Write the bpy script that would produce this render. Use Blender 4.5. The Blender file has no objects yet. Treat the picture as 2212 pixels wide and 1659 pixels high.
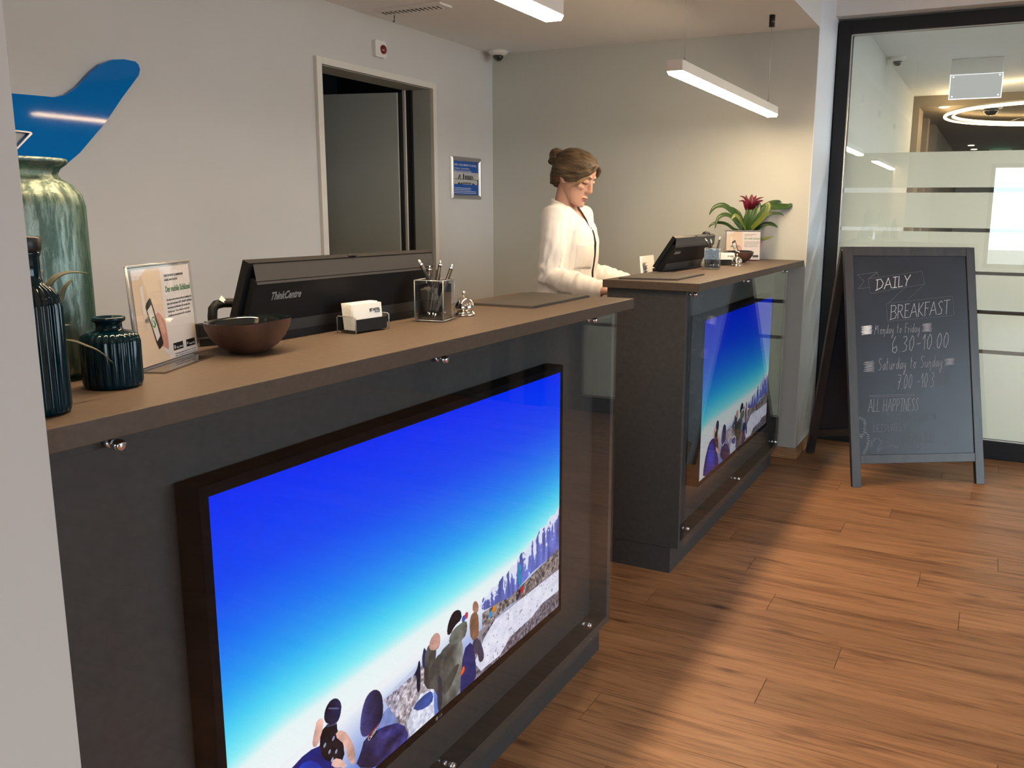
import bpy, bmesh, math, random
import numpy as np
from mathutils import Vector, Matrix
from mathutils.bvhtree import BVHTree

random.seed(7)
rng = np.random.default_rng(11)
scene = bpy.context.scene
COL = scene.collection
PI = math.pi

# ------------------------------------------------------------------ camera
def look_matrix(yaw, pitch, roll, pos):
    y, p, r = math.radians(yaw), math.radians(pitch), math.radians(roll)
    f = Vector((math.cos(p) * math.cos(y), math.cos(p) * math.sin(y), math.sin(p)))
    rt = f.cross(Vector((0, 0, 1))).normalized()
    up = rt.cross(f)
    rt, up = rt * math.cos(r) + up * math.sin(r), up * math.cos(r) - rt * math.sin(r)
    m = Matrix((rt, up, -f)).transposed().to_4x4()
    m.translation = pos
    return m

cam_d = bpy.data.cameras.new('camera')
cam = bpy.data.objects.new('camera', cam_d)
COL.objects.link(cam)
cam.matrix_world = look_matrix(26.085, -10.557, 0.537, (-1.019, -0.93, 1.363))
cam_d.sensor_fit = 'HORIZONTAL'
cam_d.sensor_width = 36.0
cam_d.lens = 1872.14 / 2212 * 36.0
cam_d.shift_x = -116.16 / 2212
cam_d.shift_y = -21.08 / 2212
cam_d.clip_start = 0.02
scene.camera = cam

# ------------------------------------------------------------------ view, world, daylight
EXPO = 1.3
scene.view_settings.view_transform = 'Standard'
scene.view_settings.look = 'None'
scene.view_settings.exposure = EXPO
scene.view_settings.gamma = 1.0
scene.view_settings.use_curve_mapping = False
scene.cycles.use_denoising = True
scene.cycles.max_bounces = 10
scene.cycles.diffuse_bounces = 6
scene.cycles.glossy_bounces = 6
scene.cycles.transparent_max_bounces = 24
scene.cycles.caustics_reflective = False
scene.cycles.sample_clamp_indirect = 6.0

SKY = 4.3
PENDANT = 34.0
FILL_LIGHT = 16.0
K = 2 ** -EXPO          # keeps screens at their displayed brightness
w = bpy.data.worlds.new('daylight'); scene.world = w
w.use_nodes = True
bg = w.node_tree.nodes['Background']
bg.inputs[0].default_value = (0.76, 0.88, 1.0, 1)
bg.inputs[1].default_value = SKY

def portal(name, loc, rot, sx, sy):
    l = bpy.data.lights.new(name, 'AREA'); l.shape = 'RECTANGLE'; l.size = sx; l.size_y = sy
    l.cycles.is_portal = True
    o = bpy.data.objects.new(name, l); COL.objects.link(o)
    o.location = loc; o.rotation_euler = rot
    return o
portal('window_light_portal', (-4.55, -2.2, 1.5), (0, -PI / 2, 0), 2.0, 3.0)
portal('window_light_portal', (1.45, -8.05, 1.6), (PI / 2, 0, 0), 4.9, 2.4)
portal('window_light_portal', (7.35, -5.55, 1.28), (PI / 2, 0, 0), 5.3, 2.36)

# ------------------------------------------------------------------ materials
def M(name, col, rough=.5, metal=0., spec=.5, noise=None, bump=None, coat=0., emit=None, trans=0., ior=1.45, sheen=0., sss=0.):
    m = bpy.data.materials.new(name); m.use_nodes = True
    nt = m.node_tree; b = nt.nodes['Principled BSDF']
    b.inputs['Base Color'].default_value = (*col, 1)
    b.inputs['Roughness'].default_value = rough
    b.inputs['Metallic'].default_value = metal
    b.inputs['Specular IOR Level'].default_value = spec
    b.inputs['Coat Weight'].default_value = coat
    b.inputs['Transmission Weight'].default_value = trans
    b.inputs['IOR'].default_value = ior
    if sheen: b.inputs['Sheen Weight'].default_value = sheen
    if sss:
        b.inputs['Subsurface Weight'].default_value = sss
        b.inputs['Subsurface Radius'].default_value = (.012, .004, .002)
        b.inputs['Subsurface Scale'].default_value = 1.0
    if emit:
        b.inputs['Emission Color'].default_value = (*emit[0], 1)
        b.inputs['Emission Strength'].default_value = emit[1]
    tc = nt.nodes.new('ShaderNodeTexCoord')
    if noise:
        sc, amt = noise[0], noise[1]
        mp = nt.nodes.new('ShaderNodeMapping'); mp.inputs['Scale'].default_value = noise[2] if len(noise) > 2 else (1, 1, 1)
        n = nt.nodes.new('ShaderNodeTexNoise'); n.inputs['Scale'].default_value = sc; n.inputs['Detail'].default_value = 5
        r = nt.nodes.new('ShaderNodeValToRGB')
        r.color_ramp.elements[0].position = .3; r.color_ramp.elements[1].position = .7
        r.color_ramp.elements[0].color = (*[c * (1 - amt) for c in col], 1)
        r.color_ramp.elements[1].color = (*[min(1, c * (1 + amt)) for c in col], 1)
        nt.links.new(tc.outputs['Object'], mp.inputs['Vector']); nt.links.new(mp.outputs[0], n.inputs['Vector'])
        nt.links.new(n.outputs['Fac'], r.inputs[0]); nt.links.new(r.outputs[0], b.inputs['Base Color'])
    if bump:
        n2 = nt.nodes.new('ShaderNodeTexNoise'); n2.inputs['Scale'].default_value = bump[0]; n2.inputs['Detail'].default_value = 3
        bp = nt.nodes.new('ShaderNodeBump'); bp.inputs['Strength'].default_value = bump[1]; bp.inputs['Distance'].default_value = .002
        nt.links.new(tc.outputs['Object'], n2.inputs['Vector']); nt.links.new(n2.outputs['Fac'], bp.inputs['Height'])
        nt.links.new(bp.outputs[0], b.inputs['Normal'])
    return m

def thin_glass(name, tint=(.96, .98, .97), refl=1.0, base=.04):
    """clear sheet: straight-through transparency plus a Schlick mirror reflection"""
    m = bpy.data.materials.new(name); m.use_nodes = True
    nt = m.node_tree; nt.nodes.clear()
    out = nt.nodes.new('ShaderNodeOutputMaterial')
    tr = nt.nodes.new('ShaderNodeBsdfTransparent'); tr.inputs[0].default_value = (*tint, 1)
    gl = nt.nodes.new('ShaderNodeBsdfGlossy'); gl.inputs['Roughness'].default_value = 0.0
    gl.inputs[0].default_value = (1, 1, 1, 1)
    lw = nt.nodes.new('ShaderNodeLayerWeight'); lw.inputs[0].default_value = .5
    pw = nt.nodes.new('ShaderNodeMath'); pw.operation = 'POWER'; pw.inputs[1].default_value = 5
    mu = nt.nodes.new('ShaderNodeMath'); mu.operation = 'MULTIPLY_ADD'
    mu.inputs[1].default_value = (1 - base) * refl; mu.inputs[2].default_value = base * refl
    mx = nt.nodes.new('ShaderNodeMixShader')
    nt.links.new(lw.outputs['Facing'], pw.inputs[0]); nt.links.new(pw.outputs[0], mu.inputs[0])
    nt.links.new(mu.outputs[0], mx.inputs[0]); nt.links.new(tr.outputs[0], mx.inputs[1]); nt.links.new(gl.outputs[0], mx.inputs[2])
    nt.links.new(mx.outputs[0], out.inputs[0])
    return m

def emission(name, col, st):
    m = bpy.data.materials.new(name); m.use_nodes = True
    nt = m.node_tree; nt.nodes.clear()
    out = nt.nodes.new('ShaderNodeOutputMaterial'); e = nt.nodes.new('ShaderNodeEmission')
    e.inputs[0].default_value = (*col, 1); e.inputs[1].default_value = st
    nt.links.new(e.outputs[0], out.inputs[0])
    return m

MAT = dict(
    wall=M('wall_paint', (.60, .61, .62), .85, noise=(2.5, .02), bump=(220, .08)),
    wall_green=M('wall_paint_greige', (.55, .575, .545), .85, noise=(2.5, .02), bump=(220, .08)),
    pillar=M('pillar_dimmed_white', (.58, .535, .50), .85, bump=(220, .06)),  # same white as the column, darkened and warmed against strong daylight
    corridor=M('corridor_paint', (.26, .21, .15), .8),
    cap=M('dark_metal_cap', (.05, .042, .038), .3, .6),
    column=M('column_daylit_white', (.80, .83, .88), .8, bump=(220, .06)),  # bluish tint puts daylight into the white column face
    white_wall=M('white_wall_paint', (.78, .77, .75), .85, bump=(220, .06)),
    ceiling=M('ceiling_paint', (.86, .885, .92), .9, bump=(180, .05)),
    laminate=M('charcoal_laminate', (.055, .054, .054), .48, spec=.35, noise=(60, .12), bump=(700, .12)),
    worktop=M('lamplit_laminate', (.092, .066, .048), .5, spec=.35, noise=(90, .10), bump=(700, .12)),  # brown tint puts the warm lamp light into the grey laminate
    black=M('black_plastic', (.012, .012, .013), .38, spec=.4),
    black_soft=M('matt_black_plastic', (.010, .010, .011), .6, spec=.3),
    bezel=M('black_bezel', (.004, .004, .005), .8, spec=.04),
    grey_plastic=M('dark_grey_plastic', (.085, .08, .075), .5),
    bevel_sheen=M('grey_sheen_bevel', (.048, .044, .041), .45),  # paler than the black case: reflected light painted into the bevels
    acrylic_edge=M('acrylic_edge', (.30, .31, .31), .12, .2),
    chrome=M('chrome', (.85, .86, .88), .09, 1.0),
    bell=M('polished_bell_metal', (.86, .80, .70), .06, 1.0),
    alu=M('brushed_aluminium', (.62, .62, .63), .28, 1.0),
    frame=M('anthracite_powder_coat', (.013, .014, .016), .42, spec=.4),
    white=M('white_plastic', (.78, .78, .77), .4),
    white_metal=M('white_metal', (.80, .78, .75), .4),
    door_grey=M('grey_door_paint', (.44, .49, .47), .45, noise=(4, .03)),
    casing=M('door_casing', (.72, .71, .68), .5),
    rubber=M('black_rubber', (.008, .008, .008), .7),
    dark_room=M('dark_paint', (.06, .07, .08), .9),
    skirting=M('oak_skirting', (.42, .22, .10), .5, noise=(18, .25, (1, 1, 12))),
    timber_wall=M('dark_timber_cladding', (.13, .108, .092), .55, noise=(12, .3, (1, 1, .15))),
    tail=M('blue_gloss_panel', (.001, .17, .56), .05, spec=.22),
    paper=M('white_paper', (.86, .85, .83), .7),
    card=M('ivory_card', (.88, .86, .80), .65),
    ink=M('black_ink', (.02, .02, .02), .6),
    ink_grey=M('grey_ink', (.10, .10, .10), .6),
    ink_green=M('green_ink', (.03, .22, .06), .6),
    ink_white=M('white_ink', (.75, .80, .85), .6),
    logo_grey=M('pale_grey_lettering', (.30, .29, .28), .4),
    leather=M('dark_leatherette', (.055, .046, .04), .5, bump=(500, .3)),
    red_lens=M('red_lens', (.20, .008, .006), .15, coat=.6),
    dome=M('smoked_dome', (.012, .011, .010), .05, coat=1),
    acrylic=thin_glass('clear_acrylic', (.97, .97, .97), 1.0, .045),
    partition_glass=thin_glass('partition_glass', (.96, .97, .95), 1.0, .065),
    clear=thin_glass('clear_glass', (.95, .97, .96), 1.0, .04),
    panel_glass=thin_glass('counter_front_glass', (.97, .98, .98), .62, .03),
    wood_bowl=M('coconut_shell', (.090, .040, .024), .45, noise=(14, .55, (1, 1, .35)), bump=(60, .3)),
    lacquer=M('black_lacquer', (.006, .009, .010), .05, coat=1),
    teal=M('dark_teal_glass', (.0006, .014, .022), .08, spec=.36, noise=(9, .5)),
    leaf=M('bromeliad_leaf', (.026, .066, .012), .38, noise=(9, .35), bump=(60, .15)),
    leaf_old=M('bromeliad_leaf_yellowing', (.11, .14, .025), .4, noise=(9, .3)),
    bract=M('dark_red_bract', (.10, .003, .014), .45, noise=(20, .3)),
    air_leaf=M('air_plant_leaf', (.055, .055, .024), .6, noise=(40, .4)),
    pot=M('raspberry_pot', (.52, .035, .085), .3, coat=.3),
    tag_yellow=M('cream_care_card', (.75, .62, .34), .6),
    board=M('slate_blackboard', (.016, .019, .030), .31, spec=.5, noise=(5, .25), bump=(400, .1)),
    board_frame=M('stained_board_frame', (.030, .027, .028), .38, spec=.7, noise=(30, .3, (1, 1, .1))),
    skin=M('skin', (.56, .33, .25), .5, spec=.35, sss=.12, noise=(20, .05)),
    lips=M('lips', (.45, .17, .14), .45),
    brow=M('brow_hair', (.11, .065, .035), .7),
    lash=M('lashes', (.03, .018, .012), .6),
    placket=M('black_ribbon', (.008, .008, .009), .6),
    trousers=M('black_trousers', (.012, .012, .014), .8),
    shoe=M('black_shoe', (.01, .01, .01), .4),
    cable=M('steel_cable', (.55, .54, .52), .35, .6),
    lamp_body=M('lamp_profile', (.80, .74, .66), .4),
    carpet=M('dark_carpet', (.06, .05, .042), .95, noise=(80, .3)),
    ground=M('paving', (.22, .21, .20), .9, noise=(3, .2)),
)
CHALK = [M('chalk_bright', (.78, .78, .80), .95, noise=(300, .25)), M('chalk_mid', (.52, .52, .55), .95, noise=(300, .35)),
         M('chalk_soft', (.36, .36, .40), .95, noise=(300, .4)), M('chalk_faint', (.20, .205, .235), .95, noise=(300, .4)), M('chalk_ghost', (.105, .11, .13), .95, noise=(300, .4))]
MAT['led'] = emission('warm_led', (1.0, .73, .45), PENDANT)
MAT['down'] = emission('lobby_fill_led', (1.0, .86, .70), FILL_LIGHT)  # glow of the added lobby fill lights
MAT['fill_warm'] = emission('breakfast_fill_led', (1.0, .90, .78), FILL_LIGHT * 10.0)  # glow of the added breakfast room fill lights
MAT['ring'] = emission('ring_led', (1.0, .74, .40), 9.0)
MAT['spot'] = emission('spot_led', (1.0, .70, .42), 22.0)
MAT['exit_green'] = emission('green_exit_glow', (.25, 1.0, .6), 1.0)
MAT['exit_white'] = emission('emergency_glow', (.9, .95, 1.0), 1.6 * K)

def blouse_mat():
    m = M('white_blouse', (.84, .82, .80), .8, sheen=.25, bump=(900, .2))
    return m
MAT['blouse'] = blouse_mat()

def hair_mat():
    m = M('dark_blonde_hair', (.13, .075, .035), .5, spec=.45)
    nt = m.node_tree; b = nt.nodes['Principled BSDF']
    tc = nt.nodes.new('ShaderNodeTexCoord'); mp = nt.nodes.new('ShaderNodeMapping')
    mp.inputs['Scale'].default_value = (26, 5, 45); mp.inputs['Rotation'].default_value = (.5, 0, 0)
    n = nt.nodes.new('ShaderNodeTexNoise'); n.inputs['Scale'].default_value = 2.2; n.inputs['Detail'].default_value = 6
    r = nt.nodes.new('ShaderNodeValToRGB')
    r.color_ramp.elements[0].position = .30; r.color_ramp.elements[0].color = (.030, .020, .011, 1)
    r.color_ramp.elements[1].position = .72; r.color_ramp.elements[1].color = (.155, .104, .058, 1)
    bp = nt.nodes.new('ShaderNodeBump'); bp.inputs['Strength'].default_value = .6; bp.inputs['Distance'].default_value = .003
    nt.links.new(tc.outputs['Object'], mp.inputs[0]); nt.links.new(mp.outputs[0], n.inputs['Vector'])
    nt.links.new(n.outputs['Fac'], r.inputs[0]); nt.links.new(r.outputs[0], b.inputs['Base Color'])
    nt.links.new(n.outputs['Fac'], bp.inputs['Height']); nt.links.new(bp.outputs[0], b.inputs['Normal'])
    return m
MAT['hair'] = hair_mat()
MAT['hair_light'] = M('blonde_strand', (.34, .23, .11), .5, noise=(60, .3, (1, 1, .2)))

def vase_mat():
    """mercury-style glass: tinted mirror flecks over thin green glass"""
    m = bpy.data.materials.new('green_mercury_glass'); m.use_nodes = True
    nt = m.node_tree; nt.nodes.clear()
    out = nt.nodes.new('ShaderNodeOutputMaterial')
    tr = nt.nodes.new('ShaderNodeBsdfTransparent'); tr.inputs[0].default_value = (.30, .50, .42, 1)
    gl = nt.nodes.new('ShaderNodeBsdfGlossy'); gl.inputs['Roughness'].default_value = .07; gl.inputs[0].default_value = (.42, .48, .42, 1)
    df = nt.nodes.new('ShaderNodeBsdfDiffuse'); df.inputs[0].default_value = (.05, .11, .09, 1)
    tc = nt.nodes.new('ShaderNodeTexCoord'); mp = nt.nodes.new('ShaderNodeMapping'); mp.inputs['Scale'].default_value = (60, 60, 9)
    n = nt.nodes.new('ShaderNodeTexNoise'); n.inputs['Scale'].default_value = 1.3; n.inputs['Detail'].default_value = 8; n.inputs['Roughness'].default_value = .7
    r = nt.nodes.new('ShaderNodeValToRGB'); r.color_ramp.elements[0].position = .44; r.color_ramp.elements[1].position = .57
    r.color_ramp.elements[0].color = (.22, .22, .22, 1); r.color_ramp.elements[1].color = (.8, .8, .8, 1)
    bp = nt.nodes.new('ShaderNodeBump'); bp.inputs['Strength'].default_value = .5; bp.inputs['Distance'].default_value = .006
    m1 = nt.nodes.new('ShaderNodeMixShader'); m2 = nt.nodes.new('ShaderNodeMixShader'); m2.inputs[0].default_value = .42
    nt.links.new(tc.outputs['Object'], mp.inputs[0]); nt.links.new(mp.outputs[0], n.inputs['Vector'])
    nt.links.new(n.outputs['Fac'], r.inputs[0]); nt.links.new(r.outputs[0], m1.inputs[0])
    nt.links.new(n.outputs['Fac'], bp.inputs['Height']); nt.links.new(bp.outputs[0], gl.inputs['Normal'])
    nt.links.new(tr.outputs[0], m1.inputs[1]); nt.links.new(gl.outputs[0], m1.inputs[2])
    nt.links.new(m1.outputs[0], m2.inputs[1]); nt.links.new(df.outputs[0], m2.inputs[2])
    nt.links.new(m2.outputs[0], out.inputs[0])
    return m
MAT['vase'] = vase_mat()

def frost_mat():
    m = bpy.data.materials.new('frosted_film'); m.use_nodes = True
    nt = m.node_tree; nt.nodes.clear()
    out = nt.nodes.new('ShaderNodeOutputMaterial')
    d = nt.nodes.new('ShaderNodeBsdfDiffuse'); d.inputs[0].default_value = (.92, .94, .90, 1)
    t = nt.nodes.new('ShaderNodeBsdfTranslucent'); t.inputs[0].default_value = (.93, .95, .90, 1)
    x = nt.nodes.new('ShaderNodeBsdfTransparent'); x.inputs[0].default_value = (.9, .92, .88, 1)
    a = nt.nodes.new('ShaderNodeMixShader'); a.inputs[0].default_value = .62
    b = nt.nodes.new('ShaderNodeMixShader'); b.inputs[0].default_value = .10
    nt.links.new(d.outputs[0], a.inputs[1]); nt.links.new(t.outputs[0], a.inputs[2])
    nt.links.new(a.outputs[0], b.inputs[1]); nt.links.new(x.outputs[0], b.inputs[2])
    nt.links.new(b.outputs[0], out.inputs[0])
    return m
MAT['frost'] = frost_mat()

def plank_mat():
    m = bpy.data.materials.new('oak_plank'); m.use_nodes = True
    nt = m.node_tree; b = nt.nodes['Principled BSDF']; L = nt.links.new
    b.inputs['Roughness'].default_value = .42; b.inputs['Specular IOR Level'].default_value = .4
    tc = nt.nodes.new('ShaderNodeTexCoord'); oi = nt.nodes.new('ShaderNodeObjectInfo')
    mul = nt.nodes.new('ShaderNodeVectorMath'); mul.operation = 'SCALE'; mul.inputs['Scale'].default_value = 37.0
    cmb = nt.nodes.new('ShaderNodeCombineXYZ')
    L(oi.outputs['Random'], cmb.inputs[0]); L(oi.outputs['Random'], cmb.inputs[1]); L(cmb.outputs[0], mul.inputs[0])
    add = nt.nodes.new('ShaderNodeVectorMath'); add.operation = 'ADD'; L(tc.outputs['Object'], add.inputs[0]); L(mul.outputs[0], add.inputs[1])
    mp = nt.nodes.new('ShaderNodeMapping'); mp.inputs['Scale'].default_value = (13, 1.1, 1); L(add.outputs[0], mp.inputs[0])
    n1 = nt.nodes.new('ShaderNodeTexNoise'); n1.inputs['Scale'].default_value = 2.0; n1.inputs['Detail'].default_value = 7; n1.inputs['Roughness'].default_value = .62; n1.inputs['Distortion'].default_value = 1.1
    L(mp.outputs[0], n1.inputs['Vector'])
    mp2 = nt.nodes.new('ShaderNodeMapping'); mp2.inputs['Scale'].default_value = (70, 3, 1); L(add.outputs[0], mp2.inputs[0])
    n2 = nt.nodes.new('ShaderNodeTexNoise'); n2.inputs['Scale'].default_value = 2.0; n2.inputs['Detail'].default_value = 4; L(mp2.outputs[0], n2.inputs['Vector'])
    mix = nt.nodes.new('ShaderNodeMath'); mix.operation = 'MULTIPLY_ADD'; mix.inputs[1].default_value = .28; L(n2.outputs['Fac'], mix.inputs[0]); 
    sc = nt.nodes.new('ShaderNodeMath'); sc.operation = 'MULTIPLY'; sc.inputs[1].default_value = .74; L(n1.outputs['Fac'], sc.inputs[0]); L(sc.outputs[0], mix.inputs[2])
    r = nt.nodes.new('ShaderNodeValToRGB'); e = r.color_ramp.elements
    e[0].position = .30; e[0].color = (.080, .034, .015, 1)
    e[1].position = .66; e[1].color = (.47, .240, .116, 1)
    k = e.new(.41); k.color = (.250, .111, .049, 1)
    k = e.new(.50); k.color = (.375, .181, .082, 1)
    L(mix.outputs[0], r.inputs[0])
    # knots
    mp3 = nt.nodes.new('ShaderNodeMapping'); mp3.inputs['Scale'].default_value = (7, 2.2, 1); L(add.outputs[0], mp3.inputs[0])
    vo = nt.nodes.new('ShaderNodeTexVoronoi'); vo.inputs['Scale'].default_value = 1.0; L(mp3.outputs[0], vo.inputs['Vector'])
    kr = nt.nodes.new('ShaderNodeValToRGB'); kr.color_ramp.elements[0].position = .03; kr.color_ramp.elements[0].color = (.25, .2, .18, 1)
    kr.color_ramp.elements[1].position = .13; kr.color_ramp.elements[1].color = (1, 1, 1, 1); L(vo.outputs['Distance'], kr.inputs[0])
    mm = nt.nodes.new('ShaderNodeMixRGB'); mm.blend_type = 'MULTIPLY'; mm.inputs[0].default_value = .8; L(r.outputs[0], mm.inputs[1]); L(kr.outputs[0], mm.inputs[2])
    hsv = nt.nodes.new('ShaderNodeHueSaturation'); mr = nt.nodes.new('ShaderNodeMapRange'); mr.inputs['To Min'].default_value = .84; mr.inputs['To Max'].default_value = 1.12
    L(oi.outputs['Random'], mr.inputs[0]); L(mr.outputs[0], hsv.inputs['Value']); L(mm.outputs[0], hsv.inputs['Color']); L(hsv.outputs[0], b.inputs['Base Color'])
    bp = nt.nodes.new('ShaderNodeBump'); bp.inputs['Strength'].default_value = .25; bp.inputs['Distance'].default_value = .0015
    L(mix.outputs[0], bp.inputs['Height']); L(bp.outputs[0], b.inputs['Normal'])
    return m
MAT['plank'] = plank_mat()

# ------------------------------------------------------------------ mesh helpers
class MB:
    def __init__(s, off=(0, 0, 0)):
        s.v = []; s.f = []; s.uv = None; s.o = Vector(off); s.sm = []
    def add(s, vs, fs, smooth=False):
        n = len(s.v)
        s.v += [Vector(p) - s.o for p in vs]
        s.f += [tuple(i + n for i in f) for f in fs]; s.sm += [smooth] * len(fs)
        return s
    def box(s, a, b, bev=0.0, m=None):
        x0, y0, z0 = a; x1, y1, z1 = b
        if bev <= 0:
            vs = [(x, y, z) for z in (z0, z1) for y in (y0, y1) for x in (x0, x1)]
            fs = [(0, 2, 3, 1), (4, 5, 7, 6), (0, 1, 5, 4), (2, 6, 7, 3), (0, 4, 6, 2), (1, 3, 7, 5)]
        else:
            bm = bmesh.new(); bmesh.ops.create_cube(bm, size=1)
            for v in bm.verts:
                v.co = Vector(((x0 + x1) / 2 + v.co.x * (x1 - x0), (y0 + y1) / 2 + v.co.y * (y1 - y0), (z0 + z1) / 2 + v.co.z * (z1 - z0)))
            bmesh.ops.bevel(bm, geom=bm.edges[:], offset=bev, segments=2, profile=.6, affect='EDGES')
            bm.verts.index_update()
            vs = [v.co.copy() for v in bm.verts]; fs = [tuple(v.index for v in f.verts) for f in bm.faces]; bm.free()
        if m is not None: vs = [m @ Vector(p) for p in vs]
        return s.add(vs, fs)
    def lathe(s, prof, c, n=32, flute=None, smooth=True, cap=True):
        """prof: list of (radius, z); flute=(count, depth, z0, z1) ribs"""
        vs = []
        for r, z in prof:
            for i in range(n):
                a = 2 * PI * i / n; rr = r
                if flute and flute[2] <= z <= flute[3]: rr = r * (1 - flute[1] * (0.5 - 0.5 * math.cos(a * flute[0])) ** .7)
                vs.append((c[0] + rr * math.cos(a), c[1] + rr * math.sin(a), c[2] + z))
        fs = []
        for k in range(len(prof) - 1):
            for i in range(n):
                j = (i + 1) % n
                fs.append((k * n + i, k * n + j, (k + 1) * n + j, (k + 1) * n + i))
        if cap:
            fs.append(tuple(range(n - 1, -1, -1))); fs.append(tuple((len(prof) - 1) * n + i for i in range(n)))
        return s.add(vs, fs, smooth)
    def cyl(s, a, b, r, n=16, r2=None, smooth=True):
        return s.tube([a, b], [r, r if r2 is None else r2], n, smooth)
    def tube(s, pts, rad, n=10, smooth=True):
        pts = [Vector(p) for p in pts]
        if not hasattr(rad, '__len__'): rad = [rad] * len(pts)
        vs = []; fs = []; prev = None
        for i, p in enumerate(pts):
            t = (pts[min(i + 1, len(pts) - 1)] - pts[max(i - 1, 0)]).normalized()
            if prev is None:
                u = t.orthogonal().normalized()
            else:
                u = (prev - t * prev.dot(t)).normalized()
            prev = u; v = t.cross(u)
            for k in range(n):
                a = 2 * PI * k / n
                vs.append(p + (u * math.cos(a) + v * math.sin(a)) * rad[i])
        for i in range(len(pts) - 1):
            for k in range(n):
                j = (k + 1) % n
                fs.append((i * n + k, i * n + j, (i + 1) * n + j, (i + 1) * n + k))
        fs.append(tuple(range(n - 1, -1, -1))); fs.append(tuple((len(pts) - 1) * n + i for i in range(n)))
        return s.add(vs, fs, smooth)
    def prism(s, poly, m, t):
        """2-D polygon (x, y) extruded by t along local z, placed by matrix m"""
        n = len(poly)
        vs = [m @ Vector((x, y, 0)) for x, y in poly] + [m @ Vector((x, y, t)) for x, y in poly]
        fs = [tuple(range(n - 1, -1, -1)), tuple(range(n, 2 * n))] + [(i, (i + 1) % n, n + (i + 1) % n, n + i) for i in range(n)]
        return s.add(vs, fs)
    def rings(s, rings, smooth=True, cap=True):
        n = len(rings[0]); vs = [p for r in rings for p in r]; fs = []
        for k in range(len(rings) - 1):
            for i in range(n):
                j = (i + 1) % n
                fs.append((k * n + i, k * n + j, (k + 1) * n + j, (k + 1) * n + i))
        if cap:
            fs.append(tuple(range(n - 1, -1, -1))); fs.append(tuple((len(rings) - 1) * n + i for i in range(n)))
        return s.add(vs, fs, smooth)
    def mesh(s, name):
        me = bpy.data.meshes.new(name); me.from_pydata(s.v, [], s.f)
        me.polygons.foreach_set('use_smooth', s.sm); me.update()
        bm = bmesh.new(); bm.from_mesh(me); bmesh.ops.recalc_face_normals(bm, faces=bm.faces); bm.to_mesh(me); bm.free()
        return me
    def build(s, name, mat, parent=None, label=None):
        return link(name, s.mesh(name), mat, parent, label)

def link(name, me, mat, parent=None, label=None):
    if mat is not None and len(me.materials) == 0: me.materials.append(MAT[mat] if isinstance(mat, str) else mat)
    o = bpy.data.objects.new(name, me); COL.objects.link(o)
    if parent is not None: o.parent = parent
    if label: o['label'] = label
    return o

def thing(name, loc, label, cat, group=None, rz=0.0):
    o = bpy.data.objects.new(name, None); COL.objects.link(o)
    o.location = loc; o.rotation_euler = (0, 0, rz); o.empty_display_size = .05
    o['label'] = label; o['category'] = cat
    if group: o['group'] = group
    return o
def tag(o, label, cat, group=None):
    o['label'] = label; o['category'] = cat
    if group: o['group'] = group
    return o
def struct(name, mb, mat, parent=None):
    o = mb.build(name, mat, parent)
    if parent is None: o['kind'] = 'structure'
    return o
def copy_thing(src, loc, label, rz=None, group=None):
    r = src.copy(); COL.objects.link(r); r.location = loc; r['label'] = label
    if rz is not None: r.rotation_euler = (0, 0, rz)
    if group: r['group'] = group; src['group'] = group
    for ch in list(src.children):
        c = ch.copy(); COL.objects.link(c); c.parent = r
        for g in list(ch.children):
            d = g.copy(); COL.objects.link(d); d.parent = c
    return r

def frame(o, ex, ey):
    ex = Vector(ex).normalized(); ey = Vector(ey); ey = (ey - ex * ey.dot(ex)).normalized(); ez = ex.cross(ey)
    m = Matrix((ex, ey, ez)).transposed().to_4x4(); m.translation = Vector(o)
    return m

def text(name, body, m, size, mat, parent=None, width=None, align='LEFT', bold=0.0, shear=0.0, ext=.0002, off=(0, 0, 0)):
    """lettering as a thin mesh; m places local x (along), y (up), z (out)"""
    cu = bpy.data.curves.new(name, 'FONT'); cu.body = body; cu.size = size; cu.align_x = align
    cu.extrude = ext; cu.offset = bold; cu.shear = shear; cu.resolution_u = 3
    o = bpy.data.objects.new(name, cu); COL.objects.link(o)
    dg = bpy.context.evaluated_depsgraph_get(); dg.update()
    me = bpy.data.meshes.new_from_object(o.evaluated_get(dg))
    bpy.data.objects.remove(o); bpy.data.curves.remove(cu)
    n = len(me.vertices); co = np.empty(n * 3); me.vertices.foreach_get('co', co); co = co.reshape(-1, 3)
    if n and width:
        ext_x = co[:, 0].max() - co[:, 0].min(); co[:, 0] *= width / max(ext_x, 1e-6)
    mm = np.array(m); co = co @ mm[:3, :3].T + mm[:3, 3] - np.array(off)
    me.vertices.foreach_set('co', co.ravel()); me.update(); me.materials.clear()
    return link(name, me, mat, parent)

# ------------------------------------------------------------------ small raster helper for flat prints and screens
def new_img(h, w_, col): return np.ones((h, w_, 3)) * np.array(col)
def poly_mask(pts, h, w_):
    p = np.array(pts) * np.array([w_, h]); yy, xx = np.mgrid[0:h, 0:w_] + .5
    x0, y0 = np.floor(p.min(0)).astype(int) - 1; x1, y1 = np.ceil(p.max(0)).astype(int) + 1
    x0, y0, x1, y1 = max(x0, 0), max(y0, 0), min(x1, w_), min(y1, h)
    msk = np.zeros((h, w_), bool)
    if x1 <= x0 or y1 <= y0: return msk
    X, Y = xx[y0:y1, x0:x1], yy[y0:y1, x0:x1]; ins = np.zeros(X.shape, bool)
    n = len(p)
    for i in range(n):
        (xa, ya), (xb, yb) = p[i], p[(i + 1) % n]
        if ya == yb: continue
        c = ((ya > Y) != (yb > Y)) & (X < (xb - xa) * (Y - ya) / (yb - ya) + xa)
        ins ^= c
    msk[y0:y1, x0:x1] = ins
    return msk
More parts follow.
